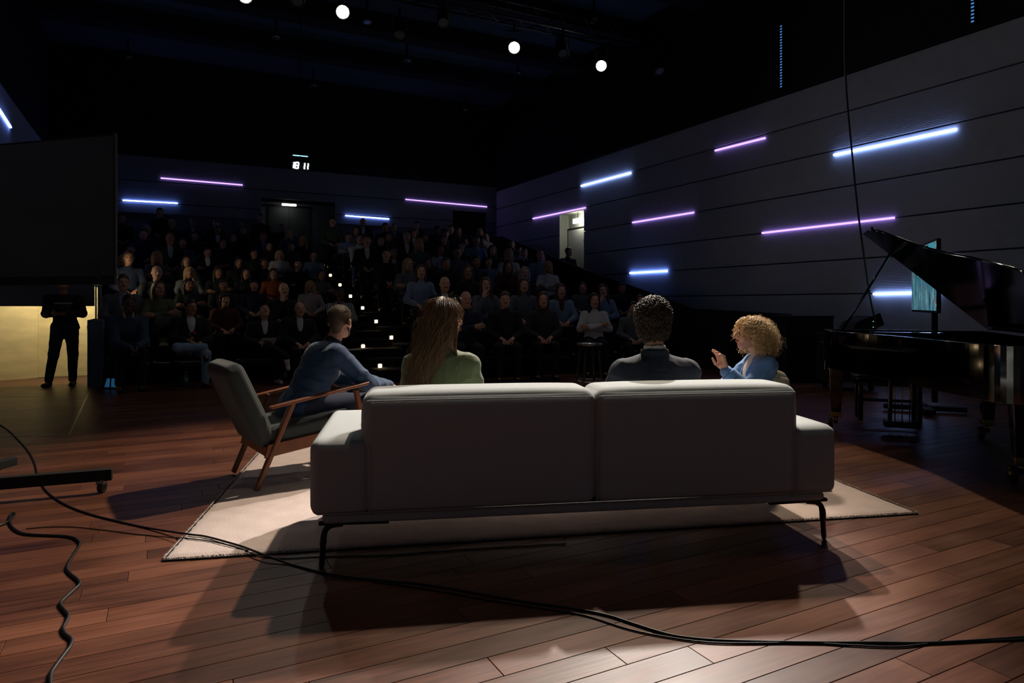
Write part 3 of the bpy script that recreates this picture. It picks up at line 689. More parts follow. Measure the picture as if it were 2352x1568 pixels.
# stair railing next to it
t = thing('stair_railing', 'thin steel railing above the blue end panel beside the lit opening', 'railing', UV(-.85, CV-.9))
for q in range(3):
    a = UV(-.85, CV-.9+.45*q, .98); MB().cyl(a, a+Vector((0, 0, .50)), .012).build('post', M_steel, t)
MB().cyl(UV(-.85, CV-.95, 1.48), UV(-.85, CV+.1, 1.5), .018).build('handrail', M_steel, t)
a = G(212, 872); t = thing('tripod_stand', 'black pole leaning against the right edge of the lit opening', 'pole', a)
MB().cyl(a+Vector((.02, -.02, .0)), P(203, 748, a.y), .028, .022).build('pole', M_black, t, True)
MB().cyl(P(202, 765, a.y-.02), P(214, 775, a.y), .012).build('clamp', M_steel, t, True)
# floor laptop screen at the front row
a, b_ = G(243, 894), G(275, 892); t = thing('confidence_monitor', 'small tilted screen with blue picture on the floor before the front row', 'screen', (a+b_)/2, -.05)
w = .25; Rm = Matrix.Rotation(math.radians(-25), 3, 'X') @ Matrix.Rotation(PI/2, 3, 'X')
MB().box((0, .03, .085), (w, .15, .018), Rm).build('bezel', M_black, t, keep=False)
o = MB().box((0, .018, .085), (w*.92, .13, .008), Rm).build('display', emis('screen_blue', '2f6f9c', .30), t, keep=False)
MB().box((-.01, .02, .05), (.05, .02, .006), Rm).build('red_bar', emis('red_bar', 'c04038', .3), o, keep=False)
MB().box((0, .12, .05), (w*.6, .02, .12), Matrix.Rotation(.5, 3, 'X')).build('prop', M_black, t, keep=False)

# ---- hanging clock display
p = P(690, 381, 15.5); t = thing('clock_display', 'hanging digital clock glowing 18 11 above the seats, under the ceiling', 'clock', p, 0)
Rc = Matrix.Rotation(ANG, 3, 'Z') @ Matrix.Rotation(PI/2, 3, 'X')
M_dig = emis('digits', 'e9f6ff', 6)
def digit(mb, x, ch, s=.135):
    g = {'1': 'bc', '8': 'abcdefg'}[ch]; w, hh, tk = s*.5, s*.5, s*.18; R3 = Matrix.Rotation(ANG, 3, 'Z'); sh = .14
    P2 = {'a': (0, hh, 1), 'g': (0, 0, 1), 'd': (0, -hh, 1), 'b': (w/2, hh/2, 0), 'c': (w/2, -hh/2, 0), 'f': (-w/2, hh/2, 0), 'e': (-w/2, -hh/2, 0)}
    for q in g:
        a, bb, hor = P2[q]; mb.box(R3 @ Vector((x+a+bb*sh, -.03, bb)), (w, .01, tk) if hor else (tk, .01, hh), ANG)
for x, ch in ((-.185, '1'), (-.085, '8'), (.055, '1'), (.130, '1')):
    mb = MB(); digit(mb, x, ch); mb.build('digit', M_dig, t, keep=False)
MB().box((0, 0, 0), (.40, .04, .19), ANG).build('case', mat('clock_case', '030304', .9, bump=.05), t, keep=False)
MB().box((0, 0, .232), (.33, .07, .010), ANG).build('hood_reflection', emis('hood_glow', '9fdcf4', 1.6), t, keep=False)  # reflection on the underside of the hood, put in as a glowing bar
MB().box((0, 0, .26), (.38, .14, .05), ANG).build('hood', M_black, t, keep=False)
MB().cyl((0, 0, .1), (0, 0, 8.15-p.z), .012).build('drop_rod', M_darkmetal, t, keep=False)

# ============================================================ stage lamps and truss
G_L = 'stage lamps'
def fixture(pos, aim, label, lit, watts=0, cone=40, col=(1, 1, 1), s=1.0):
    pos = Vector(pos); d = (Vector(aim)-pos).normalized(); q = d.to_track_quat('-Z', 'Y')
    t = thing('stage_lamp', label, 'stage lamp', pos, 0, G_L); M = q.to_matrix().to_4x4()
    MB().lathe([(.10, .34), (.115, .30), (.115, .02), (.125, .0), (.125, -.04), (.112, -.04), (.108, .0)], 18, M).build('housing', M_black, t, True, keep=False)
    MB().lathe([(.06, -.004), (.104, -.006), (.104, .006), (.0001, .008)], 18, M).build('lens', emis('lens_lit', 'fff8ee', 60) if lit else mat('lens_off', '6f7a80', .15), t, True, keep=False)
    y = MB(); X = M.to_3x3() @ Vector((1, 0, 0)); up = Vector((0, 0, .32))
    for k in (-1, 1): y.bar(X*.13*k+M.to_3x3() @ Vector((0, 0, .15)), X*.13*k+up, .012, .04)
    y.bar(-X*.14+up, X*.14+up, .03, .02); y.build('yoke', M_darkmetal, t, keep=False)
    MB().cyl(up, up+Vector((0, 0, .16)), .025).build('clamp', M_darkmetal, t, keep=False)
    if lit:
        ld = bpy.data.lights.new('lamp', 'SPOT'); ld.energy = watts; ld.spot_size = math.radians(cone); ld.spot_blend = .6; ld.shadow_soft_size = .09; ld.color = col
        lo = bpy.data.objects.new('lamp_beam', ld); COL.objects.link(lo); lo.location = pos+d*.08; lo.rotation_euler = q.to_euler()
LL = {'sc': 'lit warm stage lamp above the stage, nearest the piano', 'l0': 'lit stage lamp cut by the top edge, leftmost of the glowing lamps', 'sd': 'dim warm stage lamp straight above the sofa', 'l1': 'lit round stage lamp at the top left, brightest left one', 'l2': 'lit round stage lamp at the top centre, middle of the three lit ones', 'l3': 'lit round stage lamp right of the top centre, nearest the right wall',
      'sa': 'lit stage lamp above the front of the stage, nearer lamp', 'sb': 'lit stage lamp above the front of the stage, farther lamp'}
for k, (pos, aim, wts, cone, col) in LAMPS.items(): fixture(pos, aim, LL[k], True, wts, cone, col)
for px, py, l in ((1019, 52, 'unlit black stage lamp hanging between the two leftmost glowing lamps'), (1293, 122, 'unlit black stage lamp hanging between the two right glowing lamps'), (1515, 163, 'unlit black stage lamp right of the rightmost glowing lamp'), (918, 80, 'unlit long black stage lamp right of the leftmost glowing lamp'), (683, 2, 'unlit black stage lamp at the top edge left of the leftmost glowing lamp')):
    p = G(px, py, LAMP_Z); fixture(p, p+Vector((.3, -1.5, -2.4)), l, False)
va = uv_of(LAMPS['l2'][0])[1]
t = thing('lighting_truss', 'black lattice truss under the ceiling carrying the stage lamps', 'truss', UV(0, va, LAMP_Z+.5))
zc = LAMP_Z+.52
for dv, dz in ((0, 0), (.3, 0), (0, .3), (.3, .3)): MB().cyl(UV(UL+.3, va+dv-.1, zc+dz), UV(UR-.3, va+dv-.1, zc+dz), .026, n=8).build('chord', M_darkmetal, t, True)
mb = MB(); u = UL+.4
while u < UR-.8:
    mb.cyl(UV(u, va-.1, zc), UV(u+.3, va-.1, zc+.3), .012, n=5); mb.cyl(UV(u+.3, va-.1, zc+.3), UV(u+.6, va-.1, zc), .012, n=5); mb.cyl(UV(u, va-.1, zc), UV(u+.3, va+.2, zc), .012, n=5); mb.cyl(UV(u+.3, va+.2, zc), UV(u+.6, va-.1, zc), .012, n=5); u += .6
o = mb.build('braces', M_darkmetal, t); o['kind'] = 'stuff'
mb = MB()
for u in (UL+1, 2, 5, 8): mb.cyl(UV(u, va+.05, zc+.3), UV(u, va+.05, 8.2), .01, n=6)
mb.build('hoist_rope', M_darkmetal, t)
vs = uv_of(LAMPS['sa'][0])[1]; vt = uv_of(LAMPS['sb'][0])[1]
for vq, lb in ((vs, 'black pipe under the ceiling over the stage, nearer the sofa'), (vt, 'black pipe under the ceiling over the stage, nearer the seats')):
    MBp = MB().cyl(UV(UL+.3, vq, LAMP_Z+.50), UV(UR-.3, vq, LAMP_Z+.50), .025); o = MBp.build('lighting_pipe', M_darkmetal); tag(o, lb, 'pipe')

# ============================================================ rug
RO = Vector((-1.65, 3.20, 0)); RA = math.radians(10.1); Rr = Matrix.Rotation(RA, 3, 'Z')
t = thing('rug', 'pale pinkish-grey low-pile rug under the sofa and chairs', 'rug', RO, RA)
nx, ny = 160, 110; W_, D_ = 4.06, 3.0; xs = np.linspace(0, W_, nx); ys = np.linspace(0, D_, ny); X, Y = np.meshgrid(xs, ys, indexing='ij')
Z = .0165+.0012*np.sin(X*7+2*np.sin(Y*5))+.0010*np.sin(X*23+Y*31)+RNG.normal(0, .0007, X.shape)
ed = np.minimum(np.minimum(X, W_-X), np.minimum(Y, D_-Y)); Z = np.where(ed < .001, .004, Z); X2 = X+np.where(ed < .02, RNG.normal(0, .003, X.shape), 0); Y2 = Y+np.where(ed < .02, RNG.normal(0, .003, X.shape), 0)
ii = np.arange(nx*ny).reshape(nx, ny); Q = np.stack([ii[:-1, :-1], ii[1:, :-1], ii[1:, 1:], ii[:-1, 1:]], -1).reshape(-1, 4)
me = np_mesh('pile', np.stack([X2, Y2, Z], -1).reshape(-1, 3), Q, M_rug); link(bpy.data.objects.new('pile', me), t, False)
MB().box((W_/2, D_/2, .0035), (W_+.012, D_+.012, .005)).build('backing', M_black, t, keep=False)
tf = []
for i in range(9000):
    s = RNG.random()*(W_+D_); n_ = (s, 0) if s < W_ else ((0 if RNG.random() < .5 else W_), s-W_)
    a = np.array((n_[0], n_[1], .013)); o_ = np.array((0, -1, 0)) if s < W_ else np.array((-1 if n_[0] == 0 else 1, 0, 0)); dd = o_*.012+RNG.normal(0, .005, 3)
    tf.append([a, a+dd*.3+(0, 0, .002), a+dd*.6+(0, 0, -.002)])
o = strands(tf, .0016, .0010, 'edge_tufts', M_rug, t); o['kind'] = 'stuff'

# ============================================================ sofa
SO = Vector((-.92, 3.06, 0)); SA = math.radians(8.7)
t = thing('sofa', 'large light grey fabric sofa seen from behind on slim brown metal legs', 'sofa', SO, SA); sofa = t
def soft(name, lo, hi, m, parent, bev=.05, bulge=.012, seams=None, seg=5, sub=(10, 5, 6)):
    """rounded cushion block with softly swollen faces"""
    lo = np.array(lo, float); hi = np.array(hi, float); c = (lo+hi)/2; hd = (hi-lo)/2; n = sub
    V = []; Fq = []; idx = {}
    def vid(p):
        k = tuple(np.round(p, 6))
        if k not in idx: idx[k] = len(V); V.append(p)
        return idx[k]
    def lin(n): # denser near the ends
        t_ = np.linspace(-1, 1, n+1); return np.sign(t_)*(1-(1-np.abs(t_))**1.7)
    for ax in range(3):
        a, b = (ax+1) % 3, (ax+2) % 3
        for sg in (-1, 1):
            la, lb = lin(n[a]*3), lin(n[b]*3)
            for i in range(len(la)-1):
                for j in range(len(lb)-1):
                    q = []
                    for x, y in ((la[i], lb[j]), (la[i+1], lb[j]), (la[i+1], lb[j+1]), (la[i], lb[j+1])):
                        p = np.zeros(3); p[ax] = sg; p[a] = x; p[b] = y; q.append(vid(p))
                    Fq.append(q if sg > 0 else q[::-1])
    V = np.array(V); out = np.zeros_like(V)
    r = np.minimum(bev, hd*.98); core = hd-r; P_ = V*hd; K = np.clip(P_, -core, core); dl = P_-K; nl = np.linalg.norm(dl/r, axis=1, keepdims=True); nn = np.where(nl > 1e-9, dl/r/np.maximum(nl, 1e-9), 0)
    out = K+nn*r
    for ax in range(3):
        a, b = (ax+1) % 3, (ax+2) % 3; w = (1-V[:, a]**4)*(1-V[:, b]**4); out[:, ax] += np.sign(V[:, ax])*(np.abs(V[:, ax]) > .999)*w*bulge
    me = np_mesh(name, out+c, Fq, m); return link(bpy.data.objects.new(name, me), parent, False)
LS = 2.62
MB().box((LS/2, .46, .225), (LS-.10, .86, .05)).build('base_frame', M_sofa, t, bevel=.02, seg=3, keep=False)
for a, b in ((0, .27), (LS-.25, LS)): soft('armrest', (a, 0, .245), (b, .93, .595), M_sofa, t, .045, .006)
for a, b in ((.235, 1.345), (1.345, LS-.215)):
    bc = soft('backrest', (a, -.004, .245), (b, .31, .805), M_sofa, t, .055, .010, sub=(12, 5, 8))
    # welt seam round the top of the back
    z = .772; pts = [(a+.012, .05, z-.012), (a+.03, -.006, z), (a+.10, -.015, z+.002), ((a+b)/2, -.018, z+.004), (b-.10, -.015, z+.002), (b-.03, -.006, z), (b-.012, .05, z-.012)]
    MB().tube(smooth_path(pts, 8), .0032, 6).build('piping', M_sofa, bc, True, keep=False)
for a, b in ((.275, 1.345), (1.345, LS-.255)): soft('seat_cushion', (a, .315, .25), (b, .95, .445), M_sofa, t, .045, .012)
for a in (.27, 1.345, LS-.25):
    z0 = .25; MB().tube([(a, -.010 if a != 1.345 else .0, z0), (a, -.010 if a != 1.345 else .0, .58)], .0022, 5).build('side_seam', M_sofa, t, True, keep=False)
MB().tube([(.035, -.003, .262), (LS-.035, -.003, .262)], .003, 5).build('bottom_welt', M_sofa, t, True, keep=False)
for x in (.055, LS-.055):
    for y in (.045, .86):
        s = 1 if x < 1 else -1; mb = MB()
        mb.hull([Vector((x+s*(-.018), y-.012, .20)), Vector((x+s*.30, y-.012, .195)), Vector((x+s*.30, y+.012, .195)), Vector((x+s*(-.018), y+.012, .20))][::s], [Vector((x+s*(-.018), y-.012, .215)), Vector((x+s*.30, y-.012, .205)), Vector((x+s*.30, y+.012, .205)), Vector((x+s*(-.018), y+.012, .215))][::s])
        mb.tube(smooth_path([(x+s*.09, y, .198), (x+s*.025, y, .188), (x+s*.004, y, .155), (x, y, .10), (x-s*.006, y, .0 if y < .5 else .02)], 4), [.010]*4+[.014]*4+[.016]*4+[.013]*4+[.009], 8)
        mb.build('leg', M_brownmetal, t, True, keep=False)

# ============================================================ teak armchair
CO = Vector((-1.80, 4.59, .017)); CAng = math.atan2(.59, .81)-PI/2
t = thing('armchair', 'wooden armchair with grey upholstery and sloping teak armrests', 'armchair', CO, CAng); arm_chair = t
# local: +y faces forward, x=+.29 near side
for x in (-.29, .29):
    MB().bar((x, -.02, .0), (x*.98, .215, .545), .030, .042, (1, 0, 0), .032, .062).build('leg', M_teak, t, bevel=.006, keep=False)
    MB().bar((x, .78, .0), (x*.98, .66, .60), .028, .040, (1, 0, 0), .030, .050).build('leg', M_teak, t, bevel=.006, keep=False)
    MB().hull([Vector((x-.032, .07, .515)), Vector((x+.032, .07, .515)), Vector((x+.036, .74, .628)), Vector((x-.030, .74, .628))], [Vector((x-.030, .06, .532)), Vector((x+.030, .06, .532)), Vector((x+.034, .75, .652)), Vector((x-.028, .75, .652))]).build('armrest', M_teak, t, bevel=.010, seg=3, keep=False)
    MB().hull([Vector((x-.012, .03, .20)), Vector((x+.012, .03, .20)), Vector((x+.012, .73, .29)), Vector((x-.012, .73, .29))], [Vector((x-.012, .05, .285)), Vector((x+.012, .05, .285)), Vector((x+.012, .71, .365)), Vector((x-.012, .71, .365))]).build('side_rail', M_teak, t, bevel=.004, keep=False)
for y, z in ((.045, .24), (.70, .32)): MB().box((0, y, z), (.56, .022, .06)).build('cross_rail', M_teak, t, bevel=.004, keep=False)
def slab(name, M4, d, m, bev):
    o = soft(name, (-d[0]/2, -d[1]/2, -d[2]/2), (d[0]/2, d[1]/2, d[2]/2), m, t, bev, .012); o.data.transform(M4); return o
slab('backrest', Matrix.Translation((0, -.045, .54)) @ Matrix.Rotation(math.radians(24), 4, 'X'), (.545, .125, .58), M_chairfab, .045)
slab('seat_cushion', Matrix.Translation((0, .36, .365)) @ Matrix.Rotation(math.radians(7), 4, 'X'), (.545, .60, .12), M_chairfab, .04)

# cream lounge chair behind the right end of the sofa
LO = Vector((1.66, 4.74, .017)); 
t = thing('lounge_chair', 'cream upholstered chair behind the right end of the sofa', 'armchair', LO, PI/2+.1); lounge = t
soft('seat', (-.26, -.10, .20), (.26, .42, .39), M_cream, t, .05, .015)
o = soft('backrest', (-.20, -.06, -.22), (.20, .06, .22), M_cream, t, .058, .02); o.data.transform(Matrix.Translation((0, -.145, .505)) @ Matrix.Rotation(.06, 4, 'X'))
for x in (-.24, .24):
    for y in (-.08, .36): MB().cyl((x, y, .21), (x*1.1, y*1.1, 0), .018, .012).build('leg', M_brownmetal, t, True, keep=False)

# ============================================================ bar stool
p = Vector((.885, 7.75, 0)); t = thing('bar_stool', 'tall black round bar stool with foot ring before the audience', 'stool', p)
MB().lathe([(.13, .735), (.155, .742), (.158, .755), (.150, .765), (.001, .768)], 28).build('seat', mat('stool_seat', '2a2c2d', .22, coat=.5), t, True, keep=False)
for k in range(4):
    a = PI/4+k*PI/2+.3; MB().cyl((.10*math.cos(a), .10*math.sin(a), .745), (.205*math.cos(a), .205*math.sin(a), 0), .014, .012, 10).build('leg', M_brownmetal, t, True, keep=False)
rg = [Vector((.162*math.cos(2*PI*i/28), .162*math.sin(2*PI*i/28), .335)) for i in range(29)]
MB().tube(rg, .009, 8).build('foot_ring', M_steel, t, True, keep=False)

# ============================================================ grand piano
pb = Vector((.94, -.342, 0)); pt = Vector((-.342, -.94, 0)); PC = Vector((3.86, 6.70, 0))
t = thing('grand_piano', 'black lacquered grand piano with raised lid at the right', 'piano', PC, math.atan2(-.342, .94))
# local coords: x towards bass (right), -y towards tail
def L2(x, y): return (x, -y)
out_ = [(-.7, .02), (-.7, .34), (-.685, .52), (-.63, .72), (-.54, .92), (-.44, 1.12), (-.345, 1.33), (-.265, 1.56), (-.20, 1.80), (-.14, 2.05), (-.07, 2.28), (-.01, 2.45), (.06, 2.60), (.17, 2.69), (.32, 2.72), (.48, 2.69), (.60, 2.60), (.67, 2.45), (.70, 2.25), (.70, .02)]
def dens(pts):
    p_ = smooth_path([(x, y, 0) for x, y in pts[1:-1]], 4); return [pts[0]]+[(q.x, q.y) for q in p_]+[pts[-1]]
ol = dens(out_); poly = [L2(x, y) for x, y in ol][::-1]
def shrink(pl, k): c = (.2, -1.2); return [(c[0]+(x-c[0])*k, c[1]+(y-c[1])*k) for x, y in pl]
inn = shrink(poly, .945)
case = MB(); n = len(poly)
for i in range(n):
    j = (i+1) % n; A, B, C_, D_2 = poly[i], poly[j], inn[j], inn[i]
    case.add([(A[0], A[1], .60), (B[0], B[1], .60), (C_[0], C_[1], .60), (D_2[0], D_2[1], .60), (A[0], A[1], .96), (B[0], B[1], .96), (C_[0], C_[1], .96), (D_2[0], D_2[1], .96)], [(0, 3, 2, 1), (4, 5, 6, 7), (0, 1, 5, 4), (2, 3, 7, 6)])
case.build('rim', M_lacq, t, bevel=.003, keep=False)
MB().prism(inn, .62, .70).build('soundboard', mat('soundboard', '4a3018', .4, bump=.1), t, keep=False)
MB().prism(shrink(poly, .90), .80, .83).build('iron_plate', mat('iron_plate', '6a5330', .35, .9, bump=.1), t, keep=False)
mb = MB()
for i in range(60): x = -.6+i*.0207; y1 = 1.0+1.4*(i/60); mb.bar((x, -.45, .845), (x+.02, -.45-y1*.9, .845), .0016, .0016)
o = mb.build('strings', M_steel, t, keep=False); o['kind'] = 'stuff'
MB().box((0, .05, .60), (1.42, .42, .10)).build('key_bed', M_lacq, t, bevel=.01, keep=False)
for x in (-.68, .68): MB().box((x, .14, .72), (.06, .26, .20)).build('key_cheek', M_lacq, t, bevel=.02, keep=False)
MB().box((0, .02, .80), (1.30, .03, .18), Matrix.Rotation(-.2, 3, 'X')).build('fallboard', M_lacq, t, keep=False)
mb = MB()
for i in range(52): mb.box((-.61+i*.0237, .16, .672), (.022, .15, .02))
o = mb.build('white_keys', mat('ivory', 'd8d4c8', .3), t, keep=False); o['kind'] = 'stuff'
MB().box((0, -.16, .94), (.62, .22, .015), Matrix.Rotation(.03, 3, 'X')).build('music_desk', M_lacq, t, keep=False)
th = math.radians(41.8); Rl = Matrix.Translation((.70, 0, .975)) @ Matrix.Rotation(th, 4, 'Y') @ Matrix.Translation((-.70, 0, 0))
lid = [(x, y if y > .1 else .10) for x, y in out_]; lp = [L2(x*1.02, y) for x, y in dens(lid)][::-1]
MB().prism(lp, 0, .022, Rl).build('lid', M_lacq, t, bevel=.004, keep=False)
MB().prism([(-.71, -.46), (.70, -.46), (.70, -.03), (-.71, -.03)], .026, .046, Rl).build('lid_flap', M_lacq, t, bevel=.004, keep=False)
MB().cyl((-.54, -.14, .95), Rl @ Vector((-.40, -.16, 0)), .012, n=8).build('lid_prop', M_lacq, t, True, keep=False)
for x, y, k in ((-.62, .36, 1), (.62, .40, 1), (.36, 2.08, 1)):
    mb = MB()
    mb.hull([Vector((x-.042, -y-.042, .17)), Vector((x+.042, -y-.042, .17)), Vector((x+.042, -y+.042, .17)), Vector((x-.042, -y+.042, .17))], [Vector((x-.068, -y-.068, .60)), Vector((x+.068, -y-.068, .60)), Vector((x+.068, -y+.068, .60)), Vector((x-.068, -y+.068, .60))])
    lg = mb.build('leg', M_lacq, t, bevel=.006, keep=False)
    MB().box((x, -y, .148), (.098, .098, .05)).build('ferrule', M_brass, lg, bevel=.004, keep=False)
    MB().cyl((x, -y, .13), (x, -y, .055), .018).build('caster_stem', M_brass, lg, True, keep=False)
    MB().cyl((x-.075, -y-.03, .055), (x-.035, -y-.03, .055), .055, n=18).build('caster_wheel', mat('rubber_wheel', '1a1c1c', .5), lg, bevel=.006, keep=False)
    MB().cyl((x-.080, -y-.03, .055), (x-.03, -y-.03, .055), .024, n=14).build('caster_hub', M_brass, lg, True, keep=False)
    MB().bar((x-.03, -y, .07), (x-.07, -y-.03, .10), .02, .02).build('brake_lever', M_brass, lg, keep=False)
# lyre
lz = Vector((-.06, -.38, 0)); mb = MB()
for dx in (-.10, .10): mb.bar(lz+Vector((dx, 0, .10)), lz+Vector((dx*.9, 0, .58)), .035, .035)
mb.box(lz+Vector((0, 0, .085)), (.30, .12, .06)); lyre = mb.build('pedal_lyre', M_lacq, t, bevel=.006, keep=False)
for dx in (-.06, .0, .06): MB().cyl(lz+Vector((dx, -.03, .115)), lz+Vector((dx, -.03, .60)), .005, n=8).build('pedal_rod', M_brass, lyre, True, keep=False)
for dx in (-.06, 0, .06): MB().box(lz+Vector((dx, .10, .06)), (.025, .12, .012)).build('pedal', M_brass, lyre, keep=False)
MB().box((.30, -1.98, 1.0), (.02, .02, .02)).build('lock', M_brass, t, keep=False) if 0 else None
# bench
bc = PC+pb*(-.05)-pt*.42; t = thing('piano_bench', 'black padded piano bench behind the pedals of the grand piano', 'bench', bc, math.atan2(-.342, .94))
soft('seat', (-.33, -.17, .40), (.33, .17, .48), mat('bench_leather', '101216', .35, bump=.1), t, .03, .01)
MB().box((0, 0, .385), (.60, .30, .04)).build('apron', M_lacq, t, keep=False)
for x in (-.27, .27):
    for y in (-.12, .12): MB().box((x, y, .19), (.045, .045, .38)).build('leg', M_lacq, t, bevel=.004, keep=False)
MB().box((0, 0, .2), (.52, .02, .03)).build('stretcher', M_lacq, t, keep=False)

# ---- screen on a stand behind the piano
a = P(2103, 650, 8.35); c_ = P(2162, 650, 7.0); d = Vector((c_.x-a.x, c_.y-a.y, 0)); w = d.length; mid = (a+c_)/2; ang = math.atan2(d.y, d.x)
t = thing('display_screen', 'lit screen on a black stand behind the piano lid, seen nearly edge-on', 'screen', (mid.x, mid.y, 0), ang)
zt, zb = 1.90, 1.12
zc, hh = (zt+zb)/2, zt-zb
bz = MB().box((0, -0.02, zc), (w, .04, hh)).build('bezel', M_black, t, bevel=.005, keep=False)
def pic_mat():
    m = bpy.data.materials.new('screen_picture'); m.use_nodes = True; nt = m.node_tree; n = nt.nodes; l = nt.links; n.clear()
    tc = n.new('ShaderNodeTexCoord'); mp = n.new('ShaderNodeMapping'); mp.inputs['Scale'].default_value = (11, 1, 1.3); l.new(tc.outputs['Object'], mp.inputs[0])
    t1 = n.new('ShaderNodeTexNoise'); t1.inputs['Scale'].default_value = 2.2; t1.inputs['Detail'].default_value = 4; t1.inputs['Roughness'].default_value = .7; l.new(mp.outputs[0], t1.inputs['Vector'])
    cr = n.new('ShaderNodeValToRGB'); e = cr.color_ramp.elements; e[0].position = .3; e[0].color = srgb('081c26'); e[1].position = .75; e[1].color = srgb('8fb9b4')
    for q, c in ((.42, '1c4a58'), (.5, '2f7f92'), (.55, '6c3a48'), (.6, '58a3ae')): x = e.new(q); x.color = srgb(c)
    l.new(t1.outputs[0], cr.inputs[0]); em = n.new('ShaderNodeEmission'); em.inputs[1].default_value = .9; l.new(cr.outputs[0], em.inputs[0])
    o = n.new('ShaderNodeOutputMaterial'); l.new(em.outputs[0], o.inputs[0]); return m
o = MB().box((0, -.043, zc), (w-.05, .006, hh-.05)).build('display', pic_mat(), bz, keep=False)
M_p1 = emis('pic_light', '9cc7c2', .7); M_p2 = emis('pic_dark', '0a2630', .5); M_p3 = emis('pic_teal', '3d97ab', .8)
for x0, x1, z0, z1, m in ((-.5, -.28, .1, .32, M_p3), (-.27, -.02, .02, .35, M_p1), (.18, .30, .0, .35, M_p2), (.36, .62, -.02, .36, M_p3), (-.42, -.34, .05, .24, M_p2)):
    MB().box(((x0+x1)/2, -.047, zc+(z0+z1)/2), ((x1-x0), .004, (z1-z0))).build('picture_patch', m, o, keep=False)
MB().box((.12, .05, .97), (.07, .05, 1.7)).build('post', M_black, t, keep=False)
MB().box((0.12, -.05, .05), (.10, .80, .05)).build('foot', M_black, t, keep=False); MB().box((.12, -.05, .05), (.7, .10, .05)).build('foot', M_black, t, keep=False)
# ---- black case, road case, wedge monitor
t = thing('equipment_box', 'tall plain black box against the right wall beside the road case', 'box', (4.55, 10.62, 0), .1)
MB().box((0, 0, .52), (.78, .5, 1.0)).build('shell', M_black, t, bevel=.01, keep=False); MB().box((0, 0, 1.02), (.80, .52, .02)).build('top_edge', M_darkmetal, t, keep=False)
t = thing('road_case', 'black road case with steel edging and casters left of the piano', 'case', (4.78, 9.62, 0), 0)
rc = MB().box((0, 0, .46), (.62, .5, .66)).build('shell', M_black, t, keep=False)
mb = MB()
for x in (-.31, .31):
    for y in (-.25, .25): mb.box((x, y, .46), (.022, .022, .68))
    for z in (.13, .79): mb.box((x, 0, z), (.022, .5, .022))
for z in (.13, .79, .52, .49):
    for y in (-.25, .25): mb.box((0, y, z), (.62, .012, .022 if z in (.13, .79) else .012))
mb.build('edging', mat('edging', '5a6468', .4, .8), t, keep=False)
for z in (.34, .66): MB().box((-.2, -.255, z), (.09, .012, .07)).build('latch', M_steel, t, keep=False)
for x in (-.24, .24):
    for y in (-.18, .18): MB().cyl((x-.015, y, .05), (x+.015, y, .05), .05, n=14).build('caster', M_black, t, keep=False); MB().box((x, y, .11), (.05, .06, .03)).build('caster_plate', M_steel, t, keep=False)
t = thing('floor_monitor', 'black wedge speaker standing on the road case left of the piano', 'speaker', (4.93, 9.62, .80), .15)
mb = MB(); s1 = [(-.18, 0), (.13, .0), (.17, .06), (.10, .25), (-.13, .16), (-.2, .06)]
mb.add([(x, -.16, z) for x, z in s1]+[(x, .16, z) for x, z in s1], [(0, 1, 2, 3, 4, 5), (11, 10, 9, 8, 7, 6)]+[(i, 6+i, 6+(i+1) % 6, (i+1) % 6) for i in range(6)]); mb.build('cabinet', M_black, t, bevel=.01, keep=False)
MB().bar((.175, -.14, .07), (.11, -.14, .24), .01, .28).build('grille', M_darkmetal, t, keep=False)
for z in (.09, .17): MB().box((.12, -.165, z), (.012, .006, .008)).build('indicator', emis('green_dot', '9fe8c0', 1.2), t, keep=False)
# hanging cable at the right
pts = [P(1941, 30, 8.2)+Vector((0, 0, 2.0)), P(1940, 60, 8.2), P(1943, 190, 8.2), P(1955, 330, 8.2), P(1970, 480, 8.2), P(1985, 590, 8.2), P(1998, 680, 8.2), P(2013, 752, 8.2), P(2018, 800, 8.2), P(2020, 880, 8.2)+Vector((.2, .1, 0)), Vector((4.7, 8.4, .006))]
t = MB().tube(smooth_path(pts, 6), .011, 6).build('hanging_cable', M_cable, None, True); tag(t, 'black cable hanging down across the right wall behind the piano', 'cable')

# ============================================================ big screen on rolling stand, far left
a = P(268, 500, 4.24); b_ = P(0, 500, 4.52); d = (a-b_); d.z = 0; dd = d.normalized(); cen = a-dd*.86; ang = math.atan2(dd.y, dd.x)
t = thing('rolling_screen', 'large dark glossy screen on a wheeled stand at the left edge', 'screen', (cen.x, cen.y, 0), ang)
zt, zb = H+(HY-306)/F*4.24, H+(HY-653)/F*4.24
sh = MB().box((0, .0, (zt+zb)/2), (1.72, .012, zt-zb)).build('case', M_black, t, bevel=.006, keep=False)
MB().box((0, -.008, (zt+zb)/2+.02), (1.69, .006, zt-zb-.07)).build('glass_panel', M_glass, sh, keep=False)
mb = MB()
for x0, z0, x1, z1 in ((-.28, -.10, .10, -.44), (.14, .34, .66, -.30), (.46, .40, .74, .10)):
    pass
MB().box((.858, -.012, (zt+zb)/2), (.004, .004, zt-zb)).build('edge_trim', M_darkmetal, sh, keep=False)
MB().box((.70, -.012, zb+.10), (.028, .002, .14), Matrix.Rotation(-.6, 3, 'Y')).build('light_streak', mat('light_streak', '2a2f30', .5), sh, keep=False)  # streak of light on the glass, put in as a thin paler plate
for x in (-.30, -.62): MB().box((x, .06, (zt)/2+.05), (.07, .05, zt-.2)).build('upright', M_black, t, bevel=.005, keep=False)
lg0, lg1 = G(248, 1122, .10), G(-200, 1180, .10)
